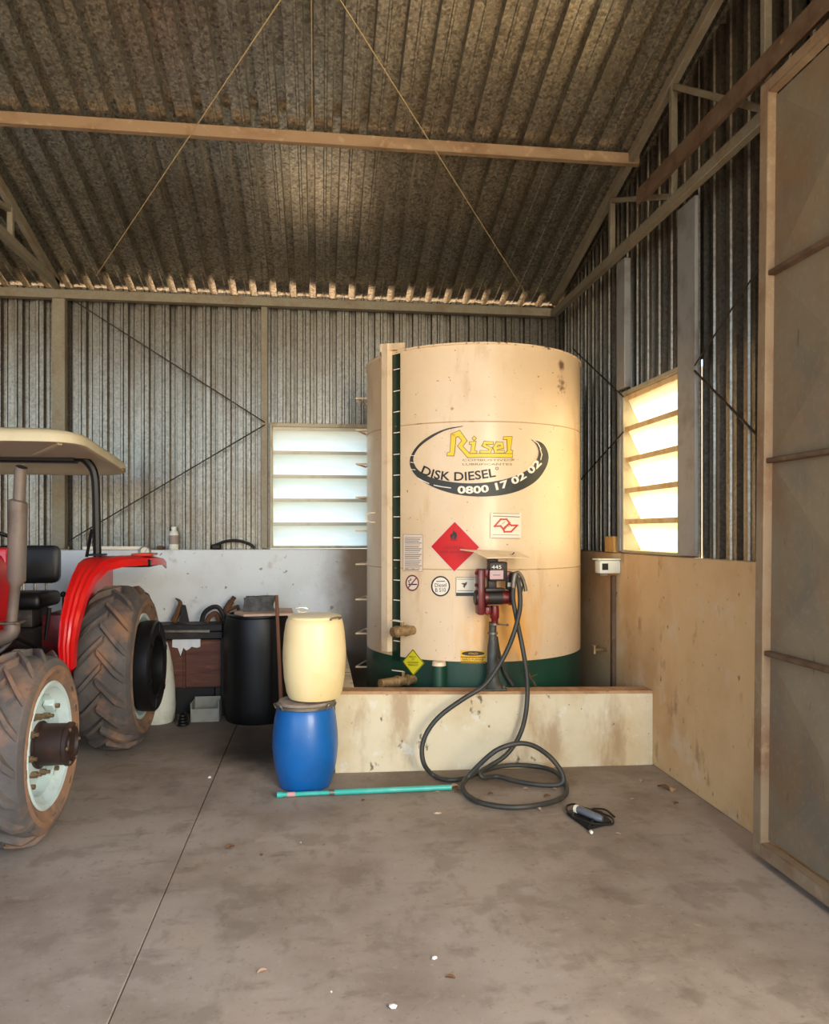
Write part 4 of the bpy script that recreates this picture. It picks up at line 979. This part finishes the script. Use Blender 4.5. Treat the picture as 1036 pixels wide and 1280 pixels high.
# right wall: pine block on the ledge, white sensor, conduit
YS = 5.60
mb = MB(); mb.box((2.255, 5.51, SILL + .002), (2.325, 5.70, SILL + .125), .003); obj('pine_block', mb, MT['pine'], None, 'small pine block on the ledge left of the bright right window', 'block')
sn = thing('wall_sensor', (XR, 5.47, 1.29), 'white sensor box with dark lens on the right wall near the tank', 'sensor')
mb = MB(); mb.box((2.10, 5.41, 1.283), (XR - .001, 5.52, 1.385), .014, seg=2); obj('housing', mb, MT['whiteplastic'], sn)
mb = MB(); mb.box((2.118, 5.404, 1.312), (2.165, 5.409, 1.362), .002); obj('lens', mb, MT['glass_dark'], sn)
mb = MB(); mb.box((2.108, 5.42, 1.265), (2.17, 5.50, 1.2825), .004); obj('lower_eye', mb, MT['metal'], sn)
mb = MB(); mb.box((2.085, 5.405, 1.3855), (XR - .001, 5.53, 1.398), .003); obj('visor', mb, MT['whiteplastic'], sn)
mb = MB(); mb.box((2.235, 5.50, .0), (XR - .001, 5.545, 1.262), .003); obj('cable_conduit', mb, MT['rail'], None, 'dark vertical cable conduit under the white wall sensor', 'conduit')
mb = MB(); p = Vector((2.17, 5.70, .66)); mb.tube([p, p + Vector((.1, .01, 0))], .016, 8); mb.tube([p + Vector((0, 0, -.03)), p + Vector((0, 0, .035))], .012, 8); mb.tube([p + Vector((-.02, 0, .035)), p + Vector((.03, 0, .04))], .006, 6); obj('wall_tap', mb, MT['brass'], None, 'small metal tap on the right wall beside the tank foot', 'tap')

# ================================================================ SMALL THINGS ON THE FLOOR
G = onZ(738, 1020, 0)
gd = thing('handheld_gadget', tuple(G), 'small black cable-wrapped tool with grey handle on the floor below the hose', 'tool')
def GP(px, py, z): return onZ(px, py, z)
mb = MB(); mb.tube([GP(721, 1011, .045), GP(724, 1012, .045), GP(748, 1022.5, .04), GP(753, 1024, .038)], [.018, .021, .021, .016], 10); obj('grip', mb, MT['bluelabel'], gd, label='grey barrel grip')
mb = MB(); mb.tube([GP(719, 1010.5, .045), GP(721.8, 1011.5, .045)], .0225, 10); obj('end_cap', mb, MT['placard'], gd)
mb = MB(); q = [GP(x, y, .003) for x, y in ((708, 1018), (735, 1038), (764, 1030), (752, 1018), (728, 1012))]; mb.loft([q, [p + Vector((0, 0, .018)) for p in q]]); obj('base', mb, MT['blackiron'], gd)
mb = MB()
mb.tube(spline([GP(722, 1014, .03), GP(711, 1016, .02), GP(708, 1008, .02), GP(718, 1005, .02), GP(722, 1010, .02), GP(716, 1020, .03), GP(730, 1026, .035), GP(744, 1030, .03), GP(765, 1030, .02), GP(764, 1022, .02), GP(748, 1015, .02), GP(740, 1011, .02), GP(756, 1012, .015), GP(768, 1021, .012)], 6), .0055, 6)
mb.tube(spline([GP(741, 1025, .03), GP(737, 1033, .025), GP(738, 1039, .015)], 5), .008, 6)
obj('cable', mb, MT['blk_ink'], gd)
mb = MB(); p = GP(738, 1039, .014); mb.tube([p, p + Vector((.0, -.018, 0))], .009, 8); obj('plug', mb, MT['placard'], gd)
# dry leaves, chips
def leaf_mesh(seed):
    r = random.Random(seed); mb = MB(); n = 6; rows = []
    for i in range(n + 1):
        t = i / n; wd = .30 * math.sin(PI * (t * .92 + .04)) ** .8 + .01; z = .10 + .16 * math.sin(t * 3.0) + r.uniform(-.02, .02)
        rows.append([(t - .5, -wd, z + .10), (t - .5, 0, z), (t - .5, wd, z + .13)])
    R = [[mb.bm.verts.new(p) for p in row] for row in rows]
    for A, B in zip(R, R[1:]):
        for k in range(2): mb.bm.faces.new((A[k], A[k + 1], B[k + 1], B[k]))
    mb2 = MB(); mb2.bm.free(); mb2.bm = mb.bm
    return mb2
lm = None
def scatter(name, px, py, size, rz, m, label, cat, group, seed, chip=False):
    p = onZ(px, py, 0)
    if chip:
        r = random.Random(seed); mb = MB(); b = bmesh.new(); bmesh.ops.create_icosphere(b, subdivisions=1, radius=.5)
        for v in b.verts: v.co = Vector((v.co.x * r.uniform(.7, 1.1), v.co.y * r.uniform(.5, .9), v.co.z * .5 * r.uniform(.7, 1.1)))
        mz = min(v.co.z for v in b.verts); bmesh.ops.translate(b, verts=b.verts, vec=(0, 0, -mz)); mb.absorb(b)
    else: mb = leaf_mesh(seed)
    for v in mb.bm.verts: v.co *= size
    mz = min(v.co.z for v in mb.bm.verts)
    bmesh.ops.translate(mb.bm, verts=mb.bm.verts, vec=(0, 0, -mz + .0005))
    o = obj(name, mb, MT[m], None, label, cat, group, base=(0, 0, 0), smooth=not chip)
    o.location = p; o.rotation_euler = (0, 0, rz); return o
GL = 'dry leaves on the floor'
for i, (x, y, sz, m, lb) in enumerate([
    (829, 986, .085, 'leaf', 'dark curled dry leaf near the foot of the right wall, largest one'),
    (841, 989, .06, 'leafpale', 'pale dry leaf touching the large dark leaf near the right wall'),
    (802, 977, .05, 'leafpale', 'small pale leaf before the right end of the low wall'),
    (845, 1005, .04, 'leaf', 'small dark leaf between the right wall and the black tool'),
    (791, 1000, .035, 'leafpale', 'small pale fleck of leaf above the black tool, towards the low wall'),
    (690, 987, .06, 'leafpale', 'pale dry leaf inside the hose loop, nearest its right side'),
    (684, 996, .05, 'leaf', 'dark dry leaf inside the hose loop near its lower right edge'),
    (657, 987, .04, 'leafpale', 'pale leaf in the middle of the hose loop'),
    (613, 993, .035, 'leaf', 'dark little leaf inside the hose loop, towards its left side'),
    (608, 975, .035, 'leafpale', 'pale leaf under the hose crossing left of the loop'),
    (568, 984, .06, 'leafpale', 'pinkish dry leaf at the right end of the green pipe'),
    (572, 990, .05, 'leaf', 'brown leaf fallen below the right end of the green pipe'),
    (546, 991, .035, 'leafpale', 'small leaf under the green pipe, short of its right end'),
    (672, 1012, .05, 'leafpale', 'pale leaf strip under the lowest bend of the hose loop'),
    (288, 1060, .05, 'leaf', 'brown leaf crumb on open floor left of the middle, below the blue barrel'),
    (327, 1069, .025, 'leaf', 'tiny dark crumb on open floor right of the brown leaf crumb'),
    (454, 1001, .03, 'leaf', 'tiny dark crumb under the green pipe middle'),
    (563, 1223, .035, 'leaf', 'tiny dark crumb on the front floor right of the white stone'),
    (328, 1216, .04, 'leafpale', 'pale dry tuft on the front floor, left of the white stone'),
    (772, 1043, .03, 'leafpale', 'tiny pale crumb just right of and below the black tool')]):
    scatter('dry_leaf', x, y, sz, random.uniform(0, 6.28), m, lb, 'leaf', GL, i)
for i, (x, y, sz, lb) in enumerate([
    (491, 1261, .034, 'white stone chip on the floor at the very front, largest chip'),
    (543, 1199, .026, 'white stone chip on the front floor, second from the front'),
    (414, 1241, .012, 'tiny white chip on the front floor left of the white stone'),
    (376, 1054, .014, 'tiny white chip on open floor below the blue barrel'),
    (262, 973, .03, 'white chip on the floor joint left of the blue barrel')]):
    scatter('stone_chip', x, y, sz, random.uniform(0, 6.28), 'chip', lb, 'chip', 'white chips on the floor', 50 + i, True)

# ================================================================ TRACTOR (facing the camera side, -Y)
TX = -2.17
tr = thing('tractor', (TX, 4.9, 0), 'red farm tractor with beige canopy, dusty tyres and pale blue front wheels', 'tractor')
def tyre(R, W, rr, N, lh, lw):
    mb = MB()
    D = R - rr
    half = [(0, R - lh), (W * .30, R - lh - .02 * D), (W * .43, R - lh - .10 * D), (W * .485, R - lh - .26 * D), (W * .5, R - lh - .42 * D), (W * .475, rr + .34 * D), (W * .43, rr + .16 * D), (W * .385, rr + .05 * D), (W * .36, rr)]
    prof = [(r, -x) for x, r in reversed(half)] + [(r, x) for x, r in half[1:]]
    mb.lathe(prof, axis='X', seg=72, closed=True)
    def surf(x):
        ax = abs(x)
        for (x0, r0), (x1, r1) in zip(half[:5], half[1:5]):
            if x0 <= ax <= x1: return r0 + (r1 - r0) * (ax - x0) / (x1 - x0)
        return half[4][1]
    for side in (-1, 1):
        for k in range(N):
            a0 = 2 * PI * (k + (.5 if side > 0 else 0)) / N
            rows = []
            for t in (0, .2, .4, .6, .8, 1.0):
                x = (-.015 + t * (W * .5 + .012)); an = a0 + t * (.40 / R * .6)
                xs_ = x * side
                if t < .95: r0 = surf(max(x, 0)) - .006; top = R - .02 * max(0, t - .5) - (.03 if t > .75 else 0)
                else: r0 = half[4][1] - .02; top = half[4][1] + .012
                hw = lw / R * (.8 + .35 * t)
                xt = xs_ * (1 + (.02 if t > .75 else 0))
                P_ = lambda r, dan, xx: (xx, r * math.cos(an + dan), r * math.sin(an + dan))
                rows.append([P_(r0, -hw, xs_), P_(top, -hw * .72, xt), P_(top, hw * .72, xt), P_(r0, hw, xs_)])
            mb.loft(rows)
    return mb
def wheel(parent, X, Y, R, W, rr, N, side, front, lh, lw, src=None):
    """side = +1: outer face towards +X"""
    T = Matrix.Translation((X, Y, R)) @ (Matrix.Identity(4) if side > 0 else Matrix.Rotation(PI, 4, 'Z'))
    def put(name, mb, m, par, label=None):
        mb.bm.transform(T); return obj(name, mb, MT[m], par, label=label)
    t = put('front_tyre' if front else 'rear_tyre', tyre(R, W, rr, N, lh, lw), 'tyre', parent)
    # muddy side wall ring
    D = R - rr
    mb = MB(); mb.lathe([(R - lh - .30 * D, W * .488 + .001), (R - lh - .42 * D, W * .5 + .003), (rr + .34 * D, W * .475 + .004), (rr + .16 * D, W * .43 + .004), (rr + .06 * D, W * .39 + .004)], axis='X', seg=72); put('side_wall', mb, 'tyre_wall', t, 'muddy brown tyre side wall')
    return t, put
def front_wheel(X, Y, side):
    R, W, rr = .495, .29, .308
    t, put = wheel(tr, X, Y, R, W, rr, 17, side, True, .034, .024)
    mb = MB(); o = W * .38
    mb.lathe([(rr + .018, o + .012), (rr + .008, o + .020), (rr - .012, o + .014), (rr - .022, o - .012), (rr - .05, o - .03), (rr - .06, o - .085), (.205, o - .095), (.20, o - .06), (.12, o - .045), (.001, o - .045)], axis='X', seg=56)
    put('rim', mb, 'rim', t, 'pale blue-white pressed rim')
    mb = MB(); mb.lathe([(.001, o - .046), (.118, o - .046), (.122, o - .03), (.108, o - .026), (.106, o + .095), (.112, o + .10), (.112, o + .118), (.100, o + .125), (.088, o + .124), (.084, o + .108), (.05, o + .104), (.045, o + .118), (.001, o + .12)], axis='X', seg=36)
    put('hub', mb, 'hub', t, 'dark oily hub drum')
    for k in range(8):
        an = 2 * PI * k / 8 + .2; y, z = .155 * math.cos(an), .155 * math.sin(an)
        mb = MB(); mb.cyl((o - .056, y, z), (o - .02, y, z), .017, seg=6); mb.cyl((o - .02, y, z), (o + .0, y, z), .010, seg=8); put('wheel_bolt', mb, 'bolt', t)
    for k in range(4):
        an = 2 * PI * k / 4 + .75; c, s = math.cos(an), math.sin(an)
        mb = MB(); mb.bar((o - .075, .238 * c, .238 * s), (o - .02, .238 * c, .238 * s), .07, .04, .006, up=(0, c, s)); put('rim_lug', mb, 'rim', t)
        mb = MB(); mb.cyl((o - .02, .238 * c, .238 * s), (o - .0, .238 * c, .238 * s), .013, seg=6); put('lug_bolt', mb, 'bolt', t)
    for k in range(6):
        an = 2 * PI * k / 6; y, z = .097 * math.cos(an), .097 * math.sin(an)
        mb = MB(); mb.cyl((o + .12, y, z), (o + .131, y, z), .009, seg=6); put('hub_bolt', mb, 'bolt', t)
def rear_wheel(X, Y, side):
    R, W, rr = .60, .385, .375
    t, put = wheel(tr, X, Y, R, W, rr, 19, side, False, .042, .028)
    o = W * .38
    mb = MB(); mb.lathe([(rr + .016, o + .012), (rr + .006, o + .018), (rr - .014, o + .012), (rr - .03, o - .03), (rr - .07, o - .10), (.22, o - .11), (.2, o - .06), (.12, o - .05), (.001, o - .05)], axis='X', seg=56); put('rim', mb, 'rim', t, 'pale rim showing as a thin edge')
    mb = MB(); mb.lathe([(.328, o - .0), (.336, o + .03), (.336, o + .11), (.324, o + .122), (.235, o + .122), (.222, o + .11), (.218, o + .02), (.226, o - .0)], axis='X', seg=56, closed=True); put('wheel_weight', mb, 'tr_black', t, 'heavy black ring weight')
    for k in range(6):
        an = 2 * PI * k / 6 + .3; c, s = math.cos(an), math.sin(an)
        mb = MB(); mb.bar((o + .124, .245 * c, .245 * s), (o + .124, .312 * c, .312 * s), .04, .012, .003, up=(1, 0, 0)); put('weight_rib', mb, 'tr_black', t)
    mb = MB(); mb.lathe([(.001, o - .049), (.10, o - .049), (.10, o + .02), (.08, o + .04), (.001, o + .04)], axis='X', seg=28); put('hub', mb, 'rim', t)
    for k in range(8):
        an = 2 * PI * k / 8; y, z = .145 * math.cos(an), .145 * math.sin(an)
        mb = MB(); mb.cyl((o - .055, y, z), (o - .01, y, z), .016, seg=6); put('wheel_bolt', mb, 'bolt', t)
RWX, FWX = -1.475, -1.515
RY, FY = 5.785, 4.08
front_wheel(FWX, FY, 1); front_wheel(2 * TX - FWX, FY, -1)
rear_wheel(RWX, RY, 1); rear_wheel(2 * TX - RWX, RY, -1)
def tb(name, lo, hi, m, bev=.01, label=None, parent=tr, seg=2):
    mb = MB(); mb.box(lo, hi, bev, seg=seg); return obj(name, mb, MT[m], parent, label=label)
# drive train
tb('front_axle', (-2.72, 4.01, .43), (-1.66, 4.14, .56), 'tr_grime', .02)
for s in (-1, 1):
    a = TX + s * .5; mb = MB(); mb.cyl((a, FY, .505), (TX + s * .565, FY, .505), .10, seg=20); obj('axle_reducer', mb, MT['tr_grime'], tr)
tb('sump', (TX - .17, 3.5, .50), (TX + .17, 4.75, .80), 'tr_grime', .03)
tb('gearbox', (TX - .19, 4.75, .45), (TX + .19, 6.05, .93), 'tr_grime', .03)
mb = MB(); mb.cyl((TX - .55, RY, .6), (TX + .55, RY, .6), .12, seg=20); obj('rear_axle', mb, MT['tr_grime'], tr)
tb('engine', (TX - .15, 3.45, .80), (TX + .15, 4.75, 1.02), 'tr_grime', .02)
# loose engine-side detail: filter, pipes, battery
mb = MB(); mb.cyl((TX + .22, 4.50, .72), (TX + .22, 4.50, .92), .05, seg=16); obj('oil_filter', mb, MT['tr_black'], tr)
mb = MB(); mb.tube(spline([(TX + .2, 4.3, .95), (TX + .27, 4.5, .88), (TX + .30, 4.75, .92), (TX + .25, 5.0, .98)], 6), .014, 8); obj('fuel_line', mb, MT['bluelabel'], tr)
mb = MB(); mb.tube(spline([(TX + .2, 4.7, 1.0), (TX + .32, 4.85, .95), (TX + .36, 5.05, .85), (TX + .2, 5.2, .8)], 6), .017, 8); obj('hydraulic_line', mb, MT['tr_black'], tr)
tb('battery_box', (TX + .20, 4.80, .62), (TX + .42, 5.10, .86), 'tr_black', .012)
tb('footplate', (TX + .19, 5.10, .56), (TX + .50, 5.52, .60), 'tr_grime', .006); tb('footplate', (TX - .50, 5.10, .56), (TX - .19, 5.52, .60), 'tr_grime', .006)
# bonnet
mb = MB()
mb.loft([[(TX - .20, y, 1.0), (TX - .215, y, zt - .10), (TX - .17, y, zt - .01), (TX - .06, y, zt + .015), (TX + .06, y, zt + .015), (TX + .17, y, zt - .01), (TX + .215, y, zt - .10), (TX + .20, y, 1.0)] for y, zt in ((3.08, 1.26), (3.2, 1.32), (3.9, 1.38), (5.0, 1.46))])
hd = obj('bonnet', mb, MT['tr_red'], tr)
tb('grille', (TX - .19, 3.02, .72), (TX + .19, 3.075, 1.22), 'tr_black', .012)
for s in (-1, 1):
    mb = MB(); mb.cyl((TX + s * .11, 3.0, 1.12), (TX + s * .11, 3.03, 1.12), .055, seg=20); obj('headlamp', mb, MT['placard'], tr)
tb('front_weight', (TX - .18, 2.86, .48), (TX + .18, 3.07, .72), 'tr_grime', .02)
tb('chassis_rail', (TX - .16, 3.07, .55), (TX - .08, 3.5, .70), 'tr_grime', .008); tb('chassis_rail', (TX + .08, 3.07, .55), (TX + .16, 3.5, .70), 'tr_grime', .008)
# dashboard, wheel
tb('dashboard', (TX - .20, 5.0, .95), (TX + .20, 5.14, 1.50), 'tr_red', .025)
mb = MB(); c = Vector((TX, 5.30, 1.50)); ax = Vector((0, .55, .83)).normalized(); u = Vector((1, 0, 0)); v = ax.cross(u)
pts_ = [c + (u * math.cos(2 * PI * k / 28) + v * math.sin(2 * PI * k / 28)) * .19 for k in range(29)]
mb.tube(pts_, .013, 8); 
for k in range(3): mb.tube([c - ax * .02, c + (u * math.cos(2.1 * k + .5) + v * math.sin(2.1 * k + .5)) * .19], .008, 6)
mb.tube([c, c - ax * .26], .02, 8); obj('steering_wheel', mb, MT['tr_black'], tr)
# seat
sx = TX + .02
mb = MB()
def rr_ring(x0, x1, y, z0, z1, r=.05):
    out = []
    for cx_, cz_, a in ((x1 - r, z1 - r, 0), (x0 + r, z1 - r, 90), (x0 + r, z0 + r, 180), (x1 - r, z0 + r, 270)):
        for k in range(4): t = math.radians(a + 30 * k); out.append((cx_ + r * math.cos(t), y, cz_ + r * math.sin(t)))
    return out
mb.loft([rr_ring(sx - .20, sx + .20, 5.80, 1.25, 1.47), rr_ring(sx - .225, sx + .225, 5.82, 1.22, 1.50), rr_ring(sx - .22, sx + .22, 5.88, 1.22, 1.50), rr_ring(sx - .2, sx + .2, 5.91, 1.26, 1.46)]); obj('backrest', mb, MT['tr_black'], tr, ang=50)
tb('seat', (sx - .235, 5.42, 1.06), (sx + .235, 5.86, 1.17), 'tr_black', .04, seg=3)
tb('seat_base', (sx - .16, 5.48, .935), (sx + .16, 5.80, 1.06), 'tr_grime', .01)
for k in range(4):
    mb = MB(); x = sx - .12 + .08 * k; mb.tube([(x, 5.86, 1.15), (x, 5.865, 1.24)], .010, 6); obj('backrest_stay', mb, MT['metal'], tr)
# lever with knob, side console
a = onY(79, 743, 5.50); b = onY(78, 768, 5.50)
mb = MB(); mb.tube([b - Vector((0, 0, .06)), a], .006, 6); lv = obj('gear_lever', mb, MT['tr_black'], tr)
mb = MB(); mb.lathe([(.001, -.022), (.016, -.016), (.021, 0), (.016, .016), (.001, .022)], tuple(a), seg=12); obj('knob', mb, MT['tr_black'], lv)
tb('side_console', (-1.90, 5.40, .60), (-1.74, 5.75, 1.03), 'pump_red', .012)
mb = MB(); mb.tube([onY(62, 760, 5.4), onY(57, 800, 5.4)], .014, 6); obj('hand_brake', mb, MT['tr_black'], tr)
# fenders
def fender(s):
    xi = TX + s * .50
    path = [(5.10, .70, .07), (5.065, .86, .085), (5.10, 1.02, .10), (5.20, 1.18, .115), (5.33, 1.30, .135), (5.47, 1.385, .18), (5.60, 1.412, .26), (5.75, 1.416, .37), (5.95, 1.412, .42), (6.15, 1.40, .43), (6.32, 1.365, .42)]
    mb = MB(); rings = []
    for i, (y, z, wd) in enumerate(path):
        p0 = Vector(path[max(i - 1, 0)][:2]); p1 = Vector(path[min(i + 1, len(path) - 1)][:2]); t = (p1 - p0).normalized(); n = Vector((-t.y, t.x))  # outward (away from wheel)
        if n.dot(Vector((y - RY, z - .6))) < 0: n = -n
        def Q(x, d): return (xi + s * x, y + n.x * d, z + n.y * d)
        rings.append([Q(0, 0), Q(wd * .24, .007), Q(wd * .36, .0), Q(wd * .52, .009), Q(wd * .66, .002), Q(wd * .82, .008), Q(wd, -.012), Q(wd + .004, -.065), Q(wd - .008, -.065), Q(wd - .012, -.018), Q(wd * .8, -.004), Q(wd * .45, .0), Q(0, -.012)])
    mb.loft(rings); fe = obj('fender', mb, MT['tr_red'], tr, ang=30)
    mb = MB(); pl_ = [(y, z - .004) for y, z, _ in path] + [(6.30, .95), (5.9, .70), (5.35, .62)]
    mb.prism(pl_, xi - s * .012, xi - s * .001, 'X'); obj('fender_panel', mb, MT['tr_red'], fe, smooth=False)
    mb = MB(); mb.box((min(xi + s * .26, xi + s * .41), 5.80, 1.418), (max(xi + s * .26, xi + s * .41), 6.05, 1.438), .009); obj('tail_lamp', mb, MT['lens_red'], fe)
    mb = MB(); mb.box((min(xi + s * .10, xi + s * .40), 5.80, 1.335), (max(xi + s * .10, xi + s * .40), 6.15, 1.396), .012); obj('lamp_housing', mb, MT['tr_black'], fe)
fender(1); fender(-1)
# roll bar
mb = MB(); PXr = TX + .535
for s in (1,):
    L_ = spline([(TX + .545, 5.72, 1.42), (TX + .545, 5.70, 1.75), (TX + .54, 5.68, 2.0), (TX + .50, 5.67, 2.10), (TX + .42, 5.66, 2.145), (TX + .2, 5.66, 2.15)], 6)
    R2 = [(2 * TX - p.x, p.y, p.z) for p in reversed(L_)]
    mb.tube([*L_, *R2], .030, 8)
obj('roll_bar', mb, MT['tr_black'], tr)
for s in (1, -1):
    mb = MB(); mb.box((TX + s * .545 - .055, 5.66, 1.425), (TX + s * .545 + .055, 5.78, 1.44), .003); obj('roll_bar_foot', mb, MT['tr_black'], tr)
    mb = MB(); mb.bar((TX + s * .50, 5.62, 1.42), (TX + s * .525, 5.66, 1.62), .02, .012); obj('roll_bar_brace', mb, MT['tr_black'], tr)
# canopy: shallow tray, rim turned down, front slightly higher than rear
cv = None
def can_ring(inset, z_off, drop):
    cxn, hw = TX, .645 - inset; y0, y1 = 4.92 + inset, 6.32 - inset; r = .22 - inset * .5; out = []
    zf = lambda y: 2.225 - .105 * max(0, (y - 5.0) / 1.3) ** 1.25 + z_off - drop
    for cx_, cy_, a in ((cxn + hw - r, y1 - r, 0), (cxn - hw + r, y1 - r, 90), (cxn - hw + r, y0 + r, 180), (cxn + hw - r, y0 + r, 270)):
        for k in range(6): t = math.radians(a + 18 * k); y = cy_ + r * math.sin(t); out.append((cx_ + r * math.cos(t), y, zf(y)))
    return out
mb = MB(); mb.loft([can_ring(.06, .0, .045), can_ring(.012, 0, .06), can_ring(0, 0, .055), can_ring(0, 0, .01), can_ring(.02, .018, 0), can_ring(.12, .045, 0), can_ring(.35, .062, 0)])
cv = obj('canopy', mb, MT['canopy'], tr, ang=50)
for s in (1, -1):
    for (ya, yb) in ((5.06, 5.55), (5.55, 6.15)):
        mb = MB(); mb.bar((TX + s * .50, ya, 2.17 - .06 * max(0, (ya - 5.2))), (TX + s * .16, yb, 2.165 - .06 * max(0, (yb - 5.2))), .03, .014); obj('canopy_rib', mb, MT['canopy'], cv)
mb = MB(); mb.box((TX - .42, 5.60, 2.10), (TX + .42, 5.72, 2.155), .01); obj('canopy_bracket', mb, MT['tr_black'], cv)
c = Vector((TX + .62, 6.12, 2.09))
mb = MB(); mb.box((TX + .638, 6.02, 2.07), (TX + .649, 6.11, 2.10), .002); obj('canopy_badge', mb, MT['olive_ink'], cv)
# exhaust
ex = [onY(25.5, 590, 4.62), onY(24, 625, 4.62), onY(23, 627, 4.62), onY(20.5, 725, 4.62), onY(18.5, 733, 4.62), onY(14.5, 778, 4.62)]
mb = MB(); mb.tube([ex[0] + Vector((.012, -.012, .03)), ex[0], ex[1], ex[2], ex[3], ex[4], ex[5]], [.032, .034, .034, .052, .052, .030, .030], 20, caps=False); e_ = obj('exhaust', mb, MT['exhaust'], tr, label='rusty grey exhaust pipe with silencer')
mb = MB(); mb.cyl(ex[0] + Vector((.010, -.010, .022)), ex[0] + Vector((.012, -.012, .027)), .030, seg=20); obj('exhaust_mouth', mb, MT['blk_ink'], e_)
f = ex[5]
mb = MB(); mb.box((f.x - .07, 4.56, f.z - .006), (f.x + .06, 4.68, f.z + .006), .003); obj('exhaust_flange', mb, MT['metal'], e_)
mb = MB(); mb.tube(spline([f + Vector((0, 0, -.006)), f + Vector((-.005, 0, -.06)), f + Vector((-.08, 0, -.10)), (TX + .14, 4.6, .93)], 5), .045, 12); obj('manifold', mb, MT['exhaust'], e_)
